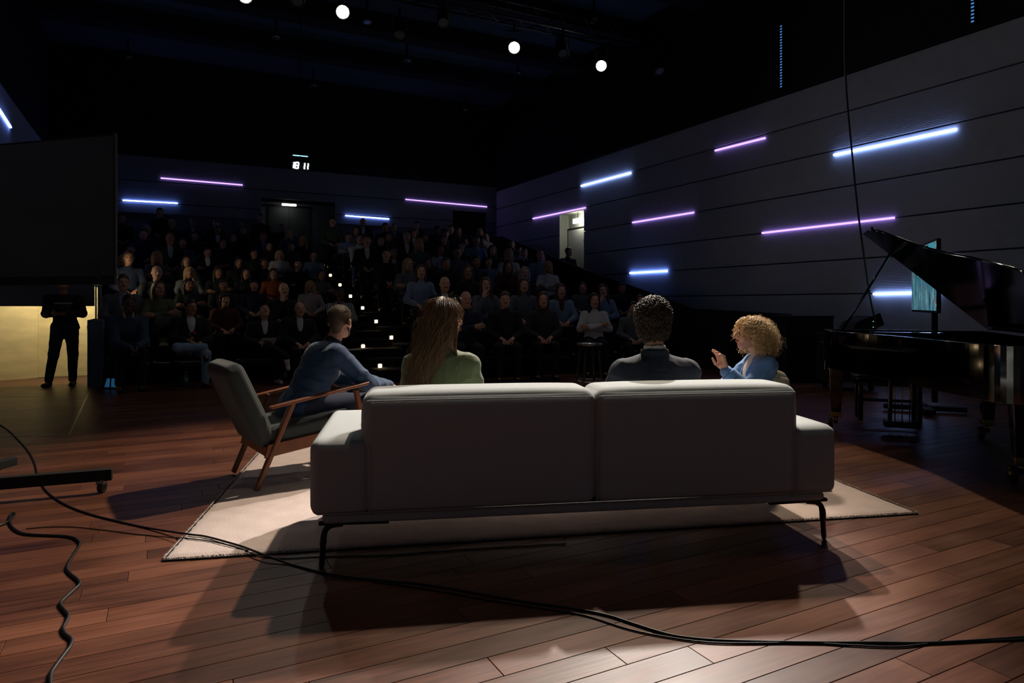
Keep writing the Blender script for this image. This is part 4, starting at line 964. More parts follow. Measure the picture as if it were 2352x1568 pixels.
for off in (0, ):
    o_ = Vector((-dd.y, dd.x, 0))*off
    a_, b_2 = P(258, 1102, 4.38)+o_, P(-260, 1190, 3.95)+o_; a_.z = b_2.z = .115
    bm = MB().bar(a_, b_2, .05, .075).build('base_beam', M_black, t, bevel=.006)
    for q in (a_, ):
        w_ = q-(a_-b_2).normalized()*.06
        MB().cyl(w_+Vector((-.012, 0, -.078)), w_+Vector((.018, 0, -.078)), .036, n=16).build('caster', mat('rubber_wheel', '1a1c1c', .5), bm, bevel=.004)
        MB().box(w_+Vector((0, 0, -.045)), (.05, .05, .03)).build('caster_fork', M_steel, bm, bevel=.004)
MB().bar(Vector((-3.62, 3.95, .115)), Vector((-3.50, 4.75, .115)), .05, .06).build('base_beam', M_black, t, bevel=.006)

# ============================================================ cables on the floor
def cable(pix, r, label, z=None, n=7):
    pts = []
    for q in pix:
        p = G(q[0], q[1], .001+r)
        # lie on top of the rug where it crosses it
        loc = Matrix.Rotation(-RA, 3, 'Z') @ (p-RO)
        if -.02 < loc.x < W_+.02 and -.03 < loc.y < D_: p = G(q[0], q[1], .019+r)
        if len(q) > 2: p.z += q[2]
        pts.append(p)
    o = MB().tube(smooth_path(pts, n), r, 7).build('floor_cable', M_cable, None, True); tag(o, label, 'cable', 'cables on the stage floor')
cable([(-60, 960), (0, 975), (45, 1012), (75, 1052), (90, 1100), (112, 1132), (150, 1158), (200, 1178), (260, 1194), (340, 1212), (430, 1226), (470, 1231), (520, 1244), (560, 1256), (610, 1275), (660, 1293), (735, 1313), (800, 1325), (880, 1333), (960, 1340), (1040, 1352), (1130, 1368), (1200, 1380), (1300, 1394), (1390, 1411), (1450, 1430), (1510, 1449), (1560, 1461), (1640, 1469), (1760, 1473), (1900, 1475), (2020, 1475), (2120, 1476), (2230, 1471), (2352, 1463), (2450, 1458)], .0052, 'long black cable crossing the rug corner and the whole floor behind the sofa')
cable([(-60, 1222), (0, 1206), (22, 1194), (34, 1181), (28, 1178), (22, 1190), (25, 1205), (38, 1218), (60, 1226), (110, 1229), (150, 1231), (172, 1236), (183, 1247), (176, 1262), (162, 1285), (154, 1304), (162, 1317), (178, 1330), (183, 1340), (172, 1352), (150, 1372), (139, 1386), (148, 1400), (157, 1412), (152, 1428), (145, 1442), (151, 1456), (164, 1467), (162, 1482), (146, 1504), (127, 1530), (117, 1548), (116, 1580), (120, 1640)], .0066, 'thick black cable snaking down the left foreground in zigzags')
cable([(60, 1214), (110, 1210), (170, 1210), (240, 1217), (310, 1226), (360, 1231), (415, 1236)], .0026, 'thin black wire between the zigzag cable and the rug')
cable([(405, 1234), (430, 1236), (480, 1242), (540, 1256), (600, 1278), (660, 1282), (735, 1278), (900, 1274), (1060, 1262), (1300, 1248)], .0030, 'thin black cable running along the rug edge under the sofa')
cable([(850, 1334), (980, 1352), (1120, 1377), (1230, 1394), (1340, 1412), (1440, 1443), (1530, 1462), (1650, 1476), (1850, 1476), (1950, 1481), (2060, 1485), (2160, 1476), (2352, 1468), (2450, 1466)], .0036, 'thinner black cable lying beside the long one in the right foreground')
# ============================================================ people
SK = {'h': mat('skin_stage', 'b98a74', .5, bump=.1, bscale=90, sheen=.1), 'l': mat('skin_light', 'c08f78', .5, bump=.1, bscale=90, sheen=.1), 'm': mat('skin_mid', 'a37358', .5, bump=.1, bscale=90), 'd': mat('skin_dark', '4e3022', .5, bump=.1, bscale=90)}
HAIRC = {'dark': mat('hair_dark', '17110e', .5, bump=.4, bscale=200, stretch=(1, 1, .15)), 'brown': mat('hair_brown', '3d281b', .5, bump=.4, bscale=200, stretch=(1, 1, .15)), 'blonde': mat('hair_blonde', 'a58456', .5, bump=.4, bscale=200, stretch=(1, 1, .15)), 'grey': mat('hair_grey', '8d8b88', .5, bump=.4, bscale=200, stretch=(1, 1, .15))}
CLO = {'black': '111216', 'navy': '18213a', 'white': 'c4c4c6', 'grey': '5b6066', 'light blue': '7488a2', 'denim blue': '2c3d56', 'maroon': '4e1e1c', 'olive': '565844', 'pale pink': '9c8f94', 'orange': '9a4a1c', 'green': '3c4c3a', 'dark grey': '2a2d31'}
CM = {k: mat('cloth_'+k.replace(' ', '_'), v, .85, bump=.3, bscale=300, var=.06, vscale=20) for k, v in CLO.items()}
M_jean = mat('jeans_light', '7f9cb4', .85, bump=.3, bscale=300, var=.12, vscale=14); M_darktr = mat('trousers_dark', '101217', .85, bump=.3, bscale=200)
M_shoe = mat('shoe_dark', '0e0e10', .5, bump=.1); M_shoew = mat('shoe_white', 'cfcfcd', .6, bump=.1)
M_eye = mat('eye_dark', '0b0908', .15); M_lip = mat('lips', '8a4a44', .5, bump=.1); M_eyew = mat('eye_white', 'c8c4be', .3)

def eye_mesh():
    mb = MB(); mb.lathe([(.0001, -.0075), (.007, -.005), (.0100, 0), (.007, .005), (.0001, .0075)], 10); me = mb.build('eye', M_eye, None, True); d = me.data; bpy.data.objects.remove(me); return d
EYE = eye_mesh()
def lips_mesh():
    f = Fld(); f.cap((-.020, .094, -.050), (.020, .094, -.050), .0065); f.cap((-.015, .094, -.058), (.015, .094, -.058), .0065, k=.006); v, q = f.mesh(.005); return np_mesh('mouth', v, q, M_lip)
LIPS = lips_mesh()
def brow_mesh():
    f = Fld()
    for x in (-1, 1): f.cap((x*.018, .094, .034), (x*.046, .083, .036), .0045, .003)
    v, q = f.mesh(.005); return np_mesh('eyebrows', v, q, HAIRC['brown'])
BROW = brow_mesh()
HAIRM = {k: np_mesh('hair', *hair_field(k), HAIRC['dark']) for k in ('short', 'curly', 'bob', 'long')}

def hmat(j): return Matrix.Translation(Vector(j['hc'])) @ Matrix([list(r) for r in j['hR']]).to_4x4()
def face_parts(parent, j, brow=True):
    M = hmat(j)
    for x in (-1, 1):
        o = bpy.data.objects.new('eye', EYE); o.matrix_basis = M @ Matrix.Translation((x*.031, .083, .010)); link(o, parent, False)
    o = bpy.data.objects.new('mouth', LIPS); o.matrix_basis = M; link(o, parent, False)

AUD = {}
def pose(i, fem):
    if (i, fem) in AUD: return AUD[(i, fem)]
    sw = .158 if fem else .182
    P_ = [dict(lean=.02), dict(lean=.0, hy=.15, el=(-.24, .13, .74), er=(.24, .13, .74), wl=(.10, .25, .76), wr=(-.10, .27, .80), hdl=((1, .1, .2), (0, -1, .2)), hdr=((-1, .1, .2), (0, -1, .2))),
          dict(lean=.12, hy=-.1, hr=.08, er=(.20, .28, .72), wr=(.07, .25, .98), hdr=((-.3, -.3, 1), (-.5, -.6, 0)), el=(-.25, .12, .72), wl=(.10, .28, .66), hdl=((1, .1, 0), (0, -.8, .5))),
          dict(lean=-.08, hy=.25, legs='a', wl=(-.08, .34, .66), wr=(.10, .36, .70)), dict(lean=.5, hp=-.0, hy=-.1, el=(-.17, .40, .62), er=(.17, .40, .62), wl=(-.04, .60, .58), wr=(.04, .60, .58), hdl=((.3, .6, -.6), (.8, 0, .3)), hdr=((-.3, .6, -.6), (-.8, 0, .3))),
          dict(lean=.1, hp=-.45, legs='x', wl=(-.10, .30, .68), wr=(.12, .32, .68)), dict(stand=True, lean=.0, er=(.24, .02, 1.14), el=(-.24, .02, 1.14), wl=(-.08, .18, 1.05), wr=(.08, .18, 1.08))][i]
    j = skeleton(sw=sw, **P_); h = .012
    d = {'j': j, 'body': np_mesh('body', *f_body(j, .0115, fem, fr=.010), SK['l']), 'top': np_mesh('top', *f_top(j, .014, seed=i*1.3)), 'jacket': np_mesh('jacket', *f_top(j, .014, t=.020, jacket=True, seed=i*2.1)),
         'shirt': np_mesh('shirt', *f_top(j, .018, t=.004, amp=.0005)),
         'trousers': np_mesh('trousers', *f_trousers(j, .016)), 'shoe': [np_mesh('shoe', *f_shoe(j, s, .012)) for s in 'lr']}
    AUD[(i, fem)] = d; return d
def own(o, m):
    o.material_slots[0].link = 'OBJECT'; o.material_slots[0].material = m
def person(loc, rz, label, i, fem, hair, hc, skin, top, tcol, inner=None, trous=None, shoes=None, sc_=1.0, group='people in the audience', zs=1.0):
    d = pose(i, fem); t = thing('person', label, 'person', loc, rz, group); t.scale = (sc_, sc_, sc_*zs)
    def ch(me, m, nm=None):
        if not me.materials: me.materials.append(m)
        o = bpy.data.objects.new(nm or me.name.split('.')[0], me); link(o, t, False); own(o, m); return o
    ch(d['body'], SK[skin])
    if inner: ch(d['jacket'], CM[tcol]); ch(d['shirt'], CM[inner], 'shirt')
    else: ch(d['top'], CM[tcol] if isinstance(tcol, str) else tcol, 'sweater')
    ch(d['trousers'], trous or M_darktr)
    for s in d['shoe']: ch(s, shoes or M_shoe)
    if hair: o = ch(HAIRM[hair], HAIRC[hc], 'hair'); o.matrix_basis = hmat(d['j'])
    face_parts(t, d['j']); return t

# audience chair
def chair_proto():
    t = thing('audience_chair', 'x', 'chair'); 
    MB().box((0, -.02, .435), (.44, .44, .035)).build('seat', M_black, t, bevel=.012, keep=False)
    MB().box((0, -.245, .70), (.42, .03, .34), Matrix.Rotation(.14, 3, 'X')).build('backrest', M_black, t, bevel=.012, keep=False)
    for x in (-.19, .19):
        for y in (-.20, .16): MB().cyl((x, y, .43), (x*1.12, y*1.18, 0), .011, .009, 8).build('leg', M_brownmetal, t, True, keep=False)
        MB().cyl((x, -.21, .43), (x, -.262, .84), .010, n=8).build('back_post', M_brownmetal, t, True, keep=False)
    return t
CH = None; n_ch = 0
def place_chair(loc, rz, label):
    global CH, n_ch
    if CH is None: CH = chair_proto(); o = CH
    else: o = copy_obj(CH)
    o.location = loc; o.rotation_euler = (0, 0, rz); o['label'] = label; o['group'] = 'chairs of the audience'; n_ch += 1; return o

HW = {'s': 'short-haired', 'b': 'bald', 'l': 'long-haired', 'o': 'bob-haired', 'c': 'curly-haired'}; HK = {'s': 'short', 'b': None, 'l': 'long', 'o': 'bob', 'c': 'curly'}
HCW = {'d': 'dark', 'n': 'brown', 'f': 'blonde', 'g': 'grey'}
# px py block sex hair+colour garment-colour [jacket inner] pose extras
AU = """287 709 L m sd denim blue|4|d
438 709 L m sd black/white|3|jeans
517 716 L w cd maroon|0
605 719 L m sd black/white|5|wshoe paper
687 714 L m bn black/white|0
364 667 L w ln olive|1|paper
284 668 L w of black|0
432 668 L w ln dark grey|1
512 668 L m sn dark grey/light blue|0
582 670 L m sd navy|0
649 670 L m bn black|2
712 685 L w lf pale pink|0
779 680 L m sd STR|2|d
281 632 L m sn grey/light blue|0
359 631 L m bn black/white|0
434 631 L w lf grey|0
501 641 L w ln black|1
565 641 L w ld black|0
627 646 L w ln orange|0
683 648 L m sd black|2
737 648 L w ln grey|1
720 619 L w ld light blue|0
295 597 L m sn navy|0
360 593 L w lf grey|1
428 610 L w ln dark grey|0
476 590 L m sn black/white|1
548 617 L w ld black|0
583 593 L m sd black|0
608 619 L m sn black|0
642 590 L w of white|1
668 594 L m sn dark grey|0
695 595 L w lf black|2
300 578 L m sd black|0
419 580 L m sn grey|0
447 561 L m sd black|0
390 551 L m bn black/light blue|0
511 563 L w ld black|0
535 580 L w ln black|0
559 571 L w ln black|5
617 571 L w ld black|1
605 547 L m sn navy/light blue|0
663 559 L w lf grey|0
647 542 L m sd maroon|0
329 542 L m sn navy|0
499 539 L m sn black/white|0
552 547 L w ln black|0
337 531 L m sg dark grey|0
394 517 L m sg black|0
443 520 L m sn navy/light blue|0
470 531 L w ld black|0
496 522 L m sn dark grey|0
545 527 L w ln maroon|0
622 521 L m sd black|0
279 505 L m sd black|0
367 492 L m sd black|0
437 503 L m sd black|0
511 498 L w ld black|0
550 505 L m sd black|0
598 504 L m sd black|0
763 513 R m sd green|0
833 513 R m bg black/white|0
884 525 R m sd black|0
956 520 R m sd black/white|0
1035 530 R m sd black|0
800 551 R m sn light blue|1
824 558 R m sn white|4|jeans
817 537 R w ln grey|0
842 537 R m sd black/white|0
874 556 R m sd black|0
893 547 R w ln dark grey|0
905 533 R m sg navy/light blue|0
934 549 R m sg black/white|0
962 564 R w lf grey|1
976 549 R w ld black|0
1023 541 R m sd black|0
1010 578 R w ln white|1
1019 556 R w ld dark grey|0
1050 556 R m sd grey|0
1058 573 R w ld black|2
1093 557 R m sn light blue|0
1092 583 R m sd navy|0
1130 578 R w ln black|0
1168 583 R w of white|1
1203 585 R m sd black|2
1240 584 R m bn light blue|0
880 595 R m sn black|4
936 612 R w lf grey|1
982 610 R w ln black|0
1023 610 R m sd black|0
1074 612 R w ln black|0
1121 606 R m sd light blue|0
1166 617 R w ln maroon|0
1204 619 R w og black|0
1258 617 R w of white|1
904 631 R m sg maroon/white|0
966 629 R w ln light blue|0
1020 629 R m bn dark grey/white|0
1069 632 R m bn navy|1
1113 640 R w ln grey|2
1159 638 R m sn black|0
1202 642 R w ln grey|0
1245 640 R m sd navy|0
950 653 R w ln black/white|0
1003 653 R m sd navy|0|d
1053 663 R w ln black/light blue|0
1108 660 R w og grey|0
1191 667 R m sn light blue|0
1246 672 R w ln dark grey|0
1288 672 R w ln light blue/maroon|0
1338 672 R w ln grey|0
1383 672 R w ln light blue|2
1428 668 R m sd navy|0
1067 697 R w ln black|1
1115 687 R w lf pale pink|0
1174 690 R w ln dark grey|0
1238 703 R w ln pale pink|0
1364 695 R w ld white|1
1416 700 R w ln white|0
1102 719 R w of black|0|paper
1161 724 R w ln black/white|0|wshoe
1224 727 R w lf black/olive|0|paper
1455 711 R m sd grey|0
1470 731 R w ln white|0""".split('\n')
ORD = 'front second third fourth fifth sixth seventh eighth ninth tenth eleventh'.split(); NTH = 'first second third fourth fifth sixth seventh eighth ninth tenth eleventh twelfth thirteenth fourteenth fifteenth sixteenth'.split()
stripe = mat('cloth_stripes', 'c8c8cc', .85, bump=.1)
def stripes():
    n = stripe.node_tree.nodes; l = stripe.node_tree.links; w = n.new('ShaderNodeTexWave'); w.bands_direction = 'X'; w.inputs['Scale'].default_value = 11; tc = n.new('ShaderNodeTexCoord')
    l.new(tc.outputs['Object'], w.inputs['Vector']); c = n.new('ShaderNodeValToRGB'); c.color_ramp.interpolation = 'CONSTANT'; c.color_ramp.elements[0].color = srgb('0c0d12'); c.color_ramp.elements[1].position = .55; c.color_ramp.elements[1].color = srgb('c8c8cc')
    l.new(w.outputs['Fac'], c.inputs[0]); l.new(c.outputs[0], n['Principled BSDF'].inputs['Base Color'])
stripes()
rows = {}
for ln in AU:
    a = ln.split('|'); h0 = a[0].split(' ', 5); px, py, blk, sex, hr_, garm = int(h0[0]), int(h0[1]), h0[2], h0[3], h0[4], h0[5]
    pz = int(a[1]); ext = a[2].split() if len(a) > 2 else []
    r, q = (px-CX)/F, (HY-py)/F; v0 = tier_v(blk, 0); best = None
    used = lambda k, u: any(abs(u-e['u']) < .49 for e in rows.get((blk, k), []))
    for k in range(0, 10):
        v = v0+S_*k; Y = v/(UX-UY*r); z = H+q*Y-RI*k; u = UX*r*Y+UY*Y
        if used(k, u) or u < (-.55 if k < 4 else -2.2) and blk == 'L': continue
        if blk == 'L' and u > 2.72: u2 = 2.72
        if blk == 'R' and (u < 3.85 or u > 8.7): continue
        c = abs(z-1.14)
        if k == 0 and py < 700: c += .3
        if best is None or c < best[0]: best = (c, k, v, Y, z, u)
    if best is None: print('skip', ln); continue
    c, k, v, Y, z, u = best
    rows.setdefault((blk, k), []).append(dict(px=px, u=u, v=v, Y=Y, z=z, sex=sex, hr=hr_, g=garm, pose=pz, ext=ext))
for (blk, k), lst in sorted(rows.items()):
    lst.sort(key=lambda e: e['u'] if blk == 'R' else -e['u'])
    for n_, e in enumerate(lst):
        p = UV(e['u'], e['v'], RI*k); fem = e['sex'] == 'w'
        to = Vector((.2, 4.5, 0))-p; rz = math.atan2(to.y, to.x)-PI/2; rz = .55*(rz)+.45*(ANG+PI if 0 else (ANG-PI))
        base = ANG+PI; dlt = ((math.atan2(to.y, to.x)-PI/2)-base+PI) % (2*PI)-PI; rz = base+.7*dlt+random.uniform(-.06, .06)
        g, inner = (e['g'].split('/')+[None])[:2]; strp = g == 'STR'
        hzc = {0: 1.155, 1: 1.155, 2: 1.15, 3: 1.16, 4: 1.06, 5: 1.15}[e['pose']]
        s = min(1.08, max(.86, e['z']/hzc)); sxy = .5*s+.5
        who = 'woman' if fem else 'man'; hw = (HCW[e['hr'][1]]+' ' if e['hr'][0] != 'b' else '')+HW[e['hr'][0]]
        gd = 'striped shirt' if strp else (g+' jacket over '+inner if inner else g+' top')
        seat = '%s block, %s row, %s from aisle' % ('left' if blk == 'L' else 'right', ORD[k], NTH[n_])
        lab = '%s %s in %s, %s' % (hw, who, gd, seat)
        hcol = HCW[e['hr'][1]]
        if len(lab.split()) > 16: lab = lab.split(' ', 1)[1]
        t = person(p+Vector((0, 0, 0)), rz, lab, e['pose'], fem, HK[e['hr'][0]], hcol, 'd' if 'd' in e['ext'] else random.choice('llm'), 'x', stripe if strp else g, inner, M_jean if 'jeans' in e['ext'] else None, M_shoew if 'wshoe' in e['ext'] else None, 1.0, zs=s)
        t.scale = (sxy, sxy, s)
        if e['px'] == 438:
            for q, (dx, dz, c) in enumerate(((-.03, .80, 'a03028'), (.03, .78, '24506c'), (.0, .72, 'a08a28'), (.03, .70, '8a7a20'))):
                MB().box((dx, .131, dz), (.045, .012, .045), Matrix.Rotation(.1*q, 3, 'Y')).build('shirt_print', mat('print_%d' % q, c, .8, bump=.1), t, bevel=.008, keep=False)
        if e['px'] == 287:
            link(bpy.data.objects.new('collar', np_mesh('collar', *f_collar(pose(e['pose'], fem)['j'], .008, up=.035), mat('cream_collar', 'b0a890', .9, bump=.3))), t, False)
        place_chair(p, rz, 'black chair, '+seat.replace('from aisle', 'seat from aisle'))
        if 'paper' in e['ext']:
            R3 = Matrix.Rotation(rz, 3, 'Z'); c = p+R3 @ Vector((.0, .36, .70*s))
            tag(MB().box(c, (.21, .003, .15), R3 @ Matrix.Rotation(-.9, 3, 'X')).build('paper_sheet', M_white), 'white sheet of paper on the lap of the person in %s' % seat.replace('from aisle', '').strip().rstrip(','), 'paper')
        e['p'] = p
# print badge of colour on the young man's shirt, standing figure near the exit
p = hitU(1304, 606, 9.75); zf = 1.02
t = person(Vector((p.x, p.y, zf)), ANG+PI, 'dark figure standing on the walkway in front of the lit exit door', 6, False, 'short', 'dark', 'm', 'x', 'black', None)

# ---- small table with a white paper left of the stairs
p = P(811, 803, 11.0); t = thing('side_table', 'small black side table at the foot of the aisle stairs', 'table', (p.x, p.y, 0), ANG)
MB().box((0, 0, p.z-.01), (.34, .30, .02)).build('top', M_black, t, keep=False)
for x in (-.14, .14):
    for y in (-.12, .12): MB().cyl((x, y, p.z-.02), (x, y, 0), .01, n=8).build('leg', M_darkmetal, t, keep=False)
tag(MB().box(Vector((p.x, p.y, p.z+.003)), (.21, .26, .003), ANG+.2).build('paper_sheet', M_white), 'white sheet of paper on the small table at the foot of the stairs', 'paper')
for (x, y, yy, lab) in ((657, 873, None, 'small water bottle on the floor left of the man in the blue blazer'), (427, 884, None, 'small water bottle on the floor by the front row at the far left')):
    p = G(x, y); t = thing('water_bottle', lab, 'bottle', p); 
    MB().lathe([(.028, 0), (.032, .01), (.032, .13), (.014, .17), (.013, .19)], 14).build('bottle', mat('bottle_glass', 'a8c4c8', .05, trans=.8), t, True, keep=False)
    MB().lathe([(.015, .19), (.015, .21), (.001, .212)], 12).build('cap', M_white, t, True, keep=False)
    MB().lathe([(.0328, .04), (.0328, .10)], 14).build('paper_label', mat('bottle_label', '6fa8b8', .6), t, True, keep=False)

# ============================================================ the four speakers on stage
def hero(loc, rz, label, j, fem, skin, h, top_m, tops, hs=1.0, fr=.0085, sc_=1.0, handkw=None, jacket=True, amp=.004, shirt=None, trous=None, seed=1.):
    t = thing('person', label, 'person', loc, rz); t.scale = (sc_,)*3
    def ch(nm, vq, m): return link(bpy.data.objects.new(nm, np_mesh(nm, *vq, m)), t, False)
    ch('body', f_body(j, h, fem, fr=fr, hs=hs, handkw=handkw), SK[skin])
    jk = ch('blazer', f_top(j, h+.000, t=.021, jacket=jacket, amp=amp, seed=seed, ks=.013, cre=True, nk=-.045), top_m)
    if shirt: ch('shirt', f_top(j, .009, t=.008, amp=.0008), shirt)
    ch('trousers', f_trousers(j, .012), trous or M_darktr)
    for s in 'lr': ch('shoe', f_shoe(j, s, .010), M_shoe)
    face_parts(t, j); return t, jk
def surf_dirs(n, ok):
    out = []
    while len(out) < n:
        d = RNG.normal(size=3); d /= np.linalg.norm(d)
        if ok(d): out.append(d)
    return np.array(out)
HC, HR3 = np.array((0, -.014, .030)), np.array((.077, .097, .088))

# --- man in the blue blazer, armchair
j1 = skeleton(hz=.50, lean=.50, hy=.80, hp=.05, sw=.20, el=(-.22, .36, .66), er=(.25, .40, .66), wl=(-.05, .58, .62), wr=(.09, .66, .60), legs={'al': (-.15, .50, .09), 'ar': (.16, .50, .09)})
M_bl1 = mat('blazer_blue', '16385c', .8, bump=.35, bscale=420, var=.05, sheen=.2)
root1 = Vector((CO.x+.81*.36, CO.y+.59*.36, .0))
t1, jk = hero(root1, CAng, 'bearded man with cropped hair in a blue blazer, sitting in the armchair', j1, False, 'h', .008, M_bl1, None, sc_=.99, amp=.011, seed=.6, trous=CM['navy'])
f = Fld(); f.ell((0, -.016, .036), (.0795, .1005, .0915)); f.box((0, .115, -.05), (.11, .055, .085), None, .01, k=.01, op='-'); f.box((0, .02, -.125), (.12, .12, .078), None, .005, k=.03, op='-'); f.cap((0, -.07, -.03), (0, -.066, -.055), .045, .035, k=.03); f.box((0, .12, .03), (.06, .025, .03), None, .01, k=.02, op='-')
M_h1 = mat('hair_cropped', '4b3a2a', .6, bump=.5, bscale=300)
hr1 = link(bpy.data.objects.new('hair', np_mesh('hair', *f.mesh(.006), M_h1)), t1, False); hr1.matrix_basis = hmat(j1)
D = surf_dirs(9000, lambda d: d[1] < .75 and d[2] > -.55 and not (d[1] > .3 and d[2] < .25)); S0 = HC+D*(HR3+.0015)
tn = np.cross(D, np.array((1., 0, 0))); tn /= np.linalg.norm(tn, axis=1, keepdims=True); Ln = np.where(D[:, 2:3] > .3, .016, .008)
dr = D*.7+tn*(.6)*np.sign(-1)*-1+RNG.normal(0, .18, D.shape); pts = np.stack([S0, S0+dr*Ln*.5, S0+dr*Ln-D*Ln*.15], 1)
o = strands(pts, .0009, .0003, 'hair_strands', M_h1, hr1)
# beard
f = Fld(); f.cap((-.058, .0, -.055), (-.03, .06, -.088), .022, .022, k=.02); f.cap((.058, .0, -.055), (.03, .06, -.088), .022, .022, k=.02); f.ell((0, .066, -.092), (.034, .032, .028)); f.box((0, .10, -.035), (.03, .05, .018), None, .01, k=.01, op='-')
o = link(bpy.data.objects.new('beard', np_mesh('beard', *f.mesh(.006, wob(.0012, 200)), M_h1)), t1, False); o.matrix_basis = hmat(j1)
o = link(bpy.data.objects.new('shirt_collar', np_mesh('shirt_collar', *f_collar(j1, .004, up=.006), mat('shirt_navy', '141c2c', .8, bump=.2))), t1, False)

# --- woman in the green blazer
j2 = skeleton(sh=.40, hz=.505, lean=.03, hy=-1.0, hp=.0, sw=.150, el=(-.205, .08, .68), er=(.215, .10, .68), hr=.0)
M_bl2 = mat('blazer_green', '505b3a', .8, bump=.35, bscale=420, var=.07, sheen=.2)
W2 = Vector((-.40, 3.80, 0)); t2, jk = hero(W2, math.radians(1), 'long-haired woman in a green blazer on the left half of the sofa, back turned', j2, True, 'h', .008, M_bl2, None, sc_=.97, amp=.010, seed=2.4, trous=CM['green'])
M_h2 = mat('hair_long_fair', '6e5236', .42, bump=.5, bscale=260, stretch=(1, 1, .12), var=.3, vscale=40)
hc = j2['hc']; ch_ = [hc+V3(*q) for q in ((-.01, -.045, .045), (-.03, -.085, -.04), (-.055, -.115, -.13), (-.085, -.135, -.22), (-.115, -.150, -.31), (-.135, -.150, -.40), (-.150, -.145, -.475))]; rd = [.088, .092, .085, .080, .070, .062, .050]
f = Fld(); f.ell(hc+V3(0, -.01, .036), (.088, .096, .092))
for i in range(6): f.ell((ch_[i]+ch_[i+1])/2, (rd[i]*.95, rd[i]*.52, .075), k=.04)
f.cap(hc+V3(.030, -.06, .03), hc+V3(.045, -.075, -.09), .050, .032, k=.03); f.cap(hc+V3(.045, -.075, -.09), hc+V3(.066, -.075, -.19), .032, .014, k=.03)
fd = j2['hR'] @ V3(0, 1, 0); fr_ = j2['hR']
f.box(hc+fd*.120+V3(0, 0, -.055), (.12, .075, .105), fr_, .014, k=.02, op='-'); f.box(hc+fd*.115+V3(0, 0, .03), (.05, .035, .05), fr_, .014, k=.02, op='-')
hr2 = link(bpy.data.objects.new('hair', np_mesh('hair', *f.mesh(.007, lambda X, Y, Z: .0018*np.sin(X*260+2*np.sin(Z*18))), M_h2)), t2, False)
N = 3600; ph = RNG.uniform(PI*.95, PI*2.05, N); rho = RNG.uniform(.90, 1.03, N); K = 13; tt = np.linspace(0, 1, K)
frz = RNG.random(N) < .05; rho = np.where(frz, RNG.uniform(1.0, 1.4, N), rho); ln_ = RNG.uniform(.75, 1.06, N)
CHN = np.array([hc+V3(-.005, -.02, .03)]+ch_[1:]); RDN = np.array([.094]+rd[1:]); K = 16; tt = np.linspace(0, 1, K); pts = np.zeros((N, K, 3))
for k in range(K):
    sq = tt[k]*ln_*7; s = np.clip(sq-1, 0, 5.999); th_ = np.clip(sq, 0, 1)*PI/2; i0 = s.astype(int); fr2 = (s-i0)[:, None]
    C = CHN[i0]*(1-fr2)+CHN[i0+1]*fr2; R_ = RDN[i0]*(1-fr2[:, 0])+RDN[i0+1]*fr2[:, 0]
    up_ = np.clip(1-s/1.0, 0, 1)                         # near the crown the strands hug the skull
    off = np.stack([np.cos(ph)*R_*rho, np.sin(ph)*R_*rho*(.58+.42*up_), np.zeros(N)], 1)
    wv = .0035*np.sin(s*2.2+ph*9)+np.where(frz, .016*np.sin(s*2.5+ph*31), 0)
    off *= np.sin(th_)[:, None]; off[:, 2] = .104*np.cos(th_)*np.clip(rho, .9, 1.05)
    pts[:, k] = C+off+np.stack([wv, wv*.3, 0*wv], 1)*np.sin(th_)[:, None]
# np.stack([np.cos(ph)*.05, np.sin(ph)*.045-.01, -.008+0*ph], 1)+RNG.normal(0, .006, (N, 3))
strands(pts, .0011, .0006, 'hair_strands', M_h2, hr2)
N = 500; K = 9; a0 = RNG.uniform(-1, 1, N); pts = np.zeros((N, K, 3)); q0 = [hc+V3(*q) for q in ((.01, -.03, .130), (.070, -.065, .06), (.080, -.085, -.04), (.074, -.10, -.12), (.076, -.10, -.18), (.084, -.085, -.215))]
for k in range(K):
    s = min(k/(K-1)*5, 4.999); i = int(s); C = q0[i]*(1-s+i)+q0[i+1]*(s-i); pts[:, k] = C+np.stack([a0*.012*(1-.10*s), -a0*.028*(1-.12*s), 0*a0], 1)+RNG.normal(0, .0018, (N, 3))
strands(pts, .0012, .0006, 'hair_lock', M_h2, hr2)
# sunglasses pushed up on the head
g = MB(); Mh = hmat(j2)
for x in (-1, 1):
    g.tube([Mh @ Vector(q) for q in ((x*.060, .070, .098), (x*.086, .02, .075), (x*.094, -.04, .035), (x*.09, -.06, .01))], .0028, 6)
    g.tube([Mh @ Vector((x*.033+.027*math.cos(a), .080+.012*math.sin(a), .108+.022*math.sin(a))) for a in [2*PI*i/14 for i in range(15)]], .003, 6)
g.tube([Mh @ Vector((-.008, .088, .112)), Mh @ Vector((.008, .088, .112))], .003, 6)
g.build('sunglasses', M_black, t2, True, keep=False)
# seams of the blazer back
for pts_ in ([(.10, -.118, .90), (.055, -.137, .78), (.045, -.142, .62)], [(-.10, -.118, .90), (-.055, -.137, .78), (-.045, -.142, .62)]):
    MB().tube(smooth_path(pts_, 5), .0018, 5).build('back_seam', M_bl2, jk, True, keep=False)

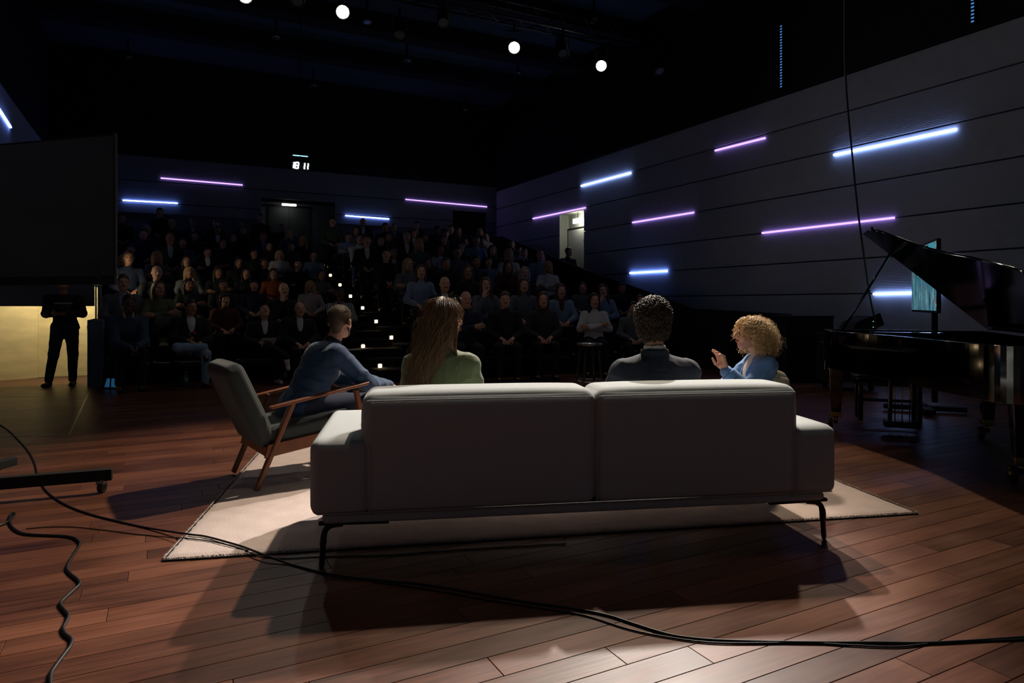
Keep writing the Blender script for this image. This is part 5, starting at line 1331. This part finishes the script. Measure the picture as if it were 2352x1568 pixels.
# --- man with curly hair in navy
j3 = skeleton(hup=.024, sh=.385, hz=.468, lean=.03, hy=-.22, sw=.195, el=(-.265, .11, .66), er=(.255, .09, .64), wl=(-.12, .36, .64), wr=(.12, .36, .64))
M_bl3 = mat('blazer_navy', '0d1828', .85, bump=.3, bscale=420, var=.05, sheen=.0)
W3 = Vector((.835, 3.93, 0)); t3, jk = hero(W3, math.radians(3), 'man with dark curly hair and navy jacket on the right half of the sofa', j3, False, 'h', .008, M_bl3, None, sc_=.975, amp=.008, seed=4.0)
link(bpy.data.objects.new('shirt_collar', np_mesh('shirt_collar', *f_collar(j3, .004, up=.004), mat('shirt_offwhite', 'b8b4ac', .8, bump=.2))), t3, False)
f = Fld(); nb = j3['nb']; f.cap(nb-j3['sd']*.10, nb-j3['sd']*.022, .120, .086, k=.02); f.cap(nb-j3['sd']*.06, nb+j3['sd']*.09, .078, .073, k=.004, op='-'); f.box(nb+V3(0, .11, .02), (.06, .07, .08), None, .01, k=.005, op='-')
link(bpy.data.objects.new('jacket_collar', np_mesh('jacket_collar', *f.mesh(.005), M_bl3)), t3, False)
f = Fld(); f.ell((0, -.018, .040), (.090, .110, .100)); f.ell((0, -.052, -.035), (.076, .055, .078), k=.04); f.cap((-.07, -.03, -.01), (.07, -.03, -.01), .032, k=.04); f.box((0, .12, -.05), (.11, .09, .085), None, .01, k=.012, op='-'); f.box((0, .09, -.06), (.06, .03, .05), None, .01, k=.01, op='-')
M_h3 = mat('hair_curly_dark', '3a2a1c', .5, bump=.3, bscale=200)
hr3 = link(bpy.data.objects.new('hair', np_mesh('hair', *f.mesh(.007, wob(.005, 150)), M_h3)), t3, False); hr3.matrix_basis = hmat(j3)
def curls(D, base, n_turn, rad, length, K, grav, out, th0, th1, name, m, parent, jit=.15):
    N = len(D); A = np.cross(D, RNG.normal(size=(N, 3))); A /= np.linalg.norm(A, axis=1, keepdims=True); t_ = np.linspace(0, 1, K)
    L = length*RNG.uniform(.75, 1.2, N); rr_ = rad*RNG.uniform(.6, 1.25, N); turns = n_turn*RNG.uniform(.8, 1.25, N); p0 = RNG.uniform(0, 2*PI, N); pts = np.zeros((N, K, 3))
    hz = D.copy(); hz[:, 2] = 0; hz /= np.maximum(np.linalg.norm(hz, axis=1, keepdims=True), .15)
    tang = A+RNG.normal(0, jit, A.shape)
    B0 = np.zeros((N, K, 3))
    for k, t in enumerate(t_):
        B0[:, k] = base+D*(out*math.sin(min(t*1.8, 1)*PI/2))+hz*(L*grav*.28*math.sin(t*PI*.6))[:, None]+tang*((1-grav)*L*t)[:, None]*.6+np.array((0, 0, -1.))*(grav*L*t**1.25)[:, None]
    T = np.gradient(B0, axis=1); T /= np.maximum(np.linalg.norm(T, axis=2, keepdims=True) if False else np.linalg.norm(T, axis=2)[..., None], 1e-6)
    X = np.cross(T, np.array((.3, .2, .93))); X /= np.maximum(np.linalg.norm(X, axis=2)[..., None], 1e-6); Y = np.cross(T, X)
    a = p0[:, None]+turns[:, None]*2*PI*t_[None]; e = (rr_[:, None]*np.minimum(t_*4, 1)[None])[..., None]
    return strands(B0+(X*np.cos(a)[..., None]+Y*np.sin(a)[..., None])*e, th0, th1, name, m, parent)
D = surf_dirs(3000, lambda d: d[2] > -.5 and not (d[1] > .45 and d[2] < .45)); b0 = np.array((0, -.018, .036))+D*np.array((.088, .108, .098)); D2 = surf_dirs(1300, lambda d: d[1] < .25 and d[2] < .5 and d[2] > -.8); b0 = np.concatenate([b0, np.array((0, -.052, -.035))+D2*np.array((.076, .055, .078))]); D = np.concatenate([D, D2])
curls(D, b0, 1.4, .0105, .048, 14, .25, .013, .0024, .0011, 'curls', M_h3, hr3)

# --- woman with blond curls in a light blue blazer
s4 = .88
j4 = skeleton(lean=-.10, hy=.05, hp=.02, sw=.150, hz=.475, headf=.055, el=(-.215, .14, .70), er=(.20, .20, .66), wl=(-.165, .290, .862), wr=(.06, .36, .60),
              hdl=((.02, .30, 1.0), (-.45, .85, -.2)), legs={'kl': (-.10, .44, .50), 'kr': (.10, .44, .50), 'al': (-.10, .50, .09), 'ar': (.12, .50, .09)})
M_bl4 = mat('blazer_light_blue', '5883b8', .8, bump=.3, bscale=420, var=.05, sheen=.2)
W4 = Vector((1.70, 4.73, .012)); t4, jk = hero(W4, PI/2, 'woman with blond curls and a light blue blazer, raising one hand', j4, True, 'h', .0065, M_bl4, None, sc_=s4, amp=.011, seed=.2, handkw={'l': dict(side=-1, curls=[.26, .34, .44, .52], spread=.04, s=1.08, td=(.30, .80, .55, -.25, .85, .45))}, fr=.0086, shirt=mat('shirt_white', 'd6d2cc', .8, bump=.2))
# cuff
c = j4['wl']; dv = j4['el']-c; dv /= np.linalg.norm(dv); f = Fld(); f.cap(c+dv*.035, c+dv*.14, .060, .066, k=.01); f.cap(c+dv*.0, c+dv*.07, .050, .050, k=.004, op='-')
f.box(c-dv*.03, (.1, .1, .062), frame(dv, (1, 0, 0))[:, [0, 2, 1]], .002, k=.003, op='-')
cf = link(bpy.data.objects.new('cuff', np_mesh('cuff', *f.mesh(.006), M_bl4)), t4, False)
b_ = c+dv*.085+V3(-.064, 0, 0); MB().cyl(Vector(b_), Vector(b_)+Vector((-.004, 0, 0)), .008, n=12).build('button', M_darkmetal, cf, keep=False)
f = Fld(); hc4 = (0, 0, 0); f.ell((0, -.022, .038), (.098, .114, .100)); f.ell((0, -.085, -.035), (.105, .078, .085), k=.04); f.ell((-.085, -.04, -.04), (.03, .05, .085), k=.03); f.ell((.085, -.04, -.04), (.03, .05, .085), k=.03)
f.box((0, .14, -.06), (.13, .10, .10), None, .01, k=.02, op='-')
M_h4 = mat('hair_curly_blond', 'cfb07c', .42, bump=.4, bscale=200, var=.25, vscale=30); M_h4b = mat('hair_under', '8a673c', .5, bump=.4, bscale=200)
hr4 = link(bpy.data.objects.new('hair', np_mesh('hair', *f.mesh(.007, wob(.006, 120)), M_h4b)), t4, False); hr4.matrix_basis = hmat(j4)
D = surf_dirs(1750, lambda d: d[2] > -.55 and (d[1] < .22 or d[2] > .55) and not (d[1] > .62)); b0 = np.array((0, -.028, .036))+D*np.array((.082, .092, .094))
curls(D, b0, 4.6, .0115, .175, 44, .80, .040, .0020, .0010, 'curls', M_h4, hr4, .25)
D = surf_dirs(450, lambda d: d[2] > -.3 and d[1] < .0); b0 = np.array((0, -.03, .036))+D*np.array((.085, .105, .096))
curls(D, b0, 3.5, .011, .20, 36, .72, .055, .0007, .0004, 'loose_curls', M_h4, hr4, .5)
# necklace
MB().tube([Vector(j4['nb'])+Vector((.055*math.sin(a), .055+.05*math.cos(a), -.03-.045*(math.cos(a)+1)*.5)) for a in [(-2+4*i/12) for i in range(13)]], .0012, 5).build('necklace', M_brass, t4, True, keep=False)

# ============================================================ standing operator by the lit opening
j5 = skeleton(stand=True, lean=.14, hp=-.55, sw=.20, el=(-.245, .04, 1.12), er=(.245, .04, 1.12), wl=(-.08, .27, 1.12), wr=(.08, .27, 1.12), hdl=((.5, .8, .2), (.5, -.2, .8)), hdr=((-.5, .8, .2), (-.5, -.2, .8)),
              legs={'kl': (-.12, .06, .50), 'al': (-.10, .0, .09), 'kr': (.12, .12, .50), 'ar': (.20, .08, .09)})
pO = G(150, 886); t5, jk = hero(pO, PI+.30, 'standing man in black holding a camera before the lit opening at the left', j5, False, 'm', .010, CM['black'], None, sc_=.955, jacket=False, trous=mat('jeans_dark', '1a2834', .85, bump=.3, bscale=200))
o = link(bpy.data.objects.new('hair', HAIRM['short']), t5, False); o.matrix_basis = hmat(j5); own(o, HAIRC['grey'])
Rz = Matrix.Rotation(PI+.30, 3, 'Z'); c = pO+Rz @ Vector((-.06, .34, 1.15)); t = thing('video_camera', 'black camera with a pale top bar held by the standing man in black', 'camera', c, PI+.30)
MB().box((0, 0, 0), (.15, .10, .10)).build('body', M_black, t, bevel=.008, keep=False); MB().cyl((0, .05, 0), (0, .13, 0), .035, n=16).build('lens', M_black, t, True, keep=False)
MB().box((-.02, .02, .075), (.22, .03, .022)).build('top_bar', mat('pale_bar', '8a9096', .5), t, keep=False); MB().cyl((.08, 0, -.02), (.20, 0, .03), .012).build('side_handle', M_black, t, True, keep=False)
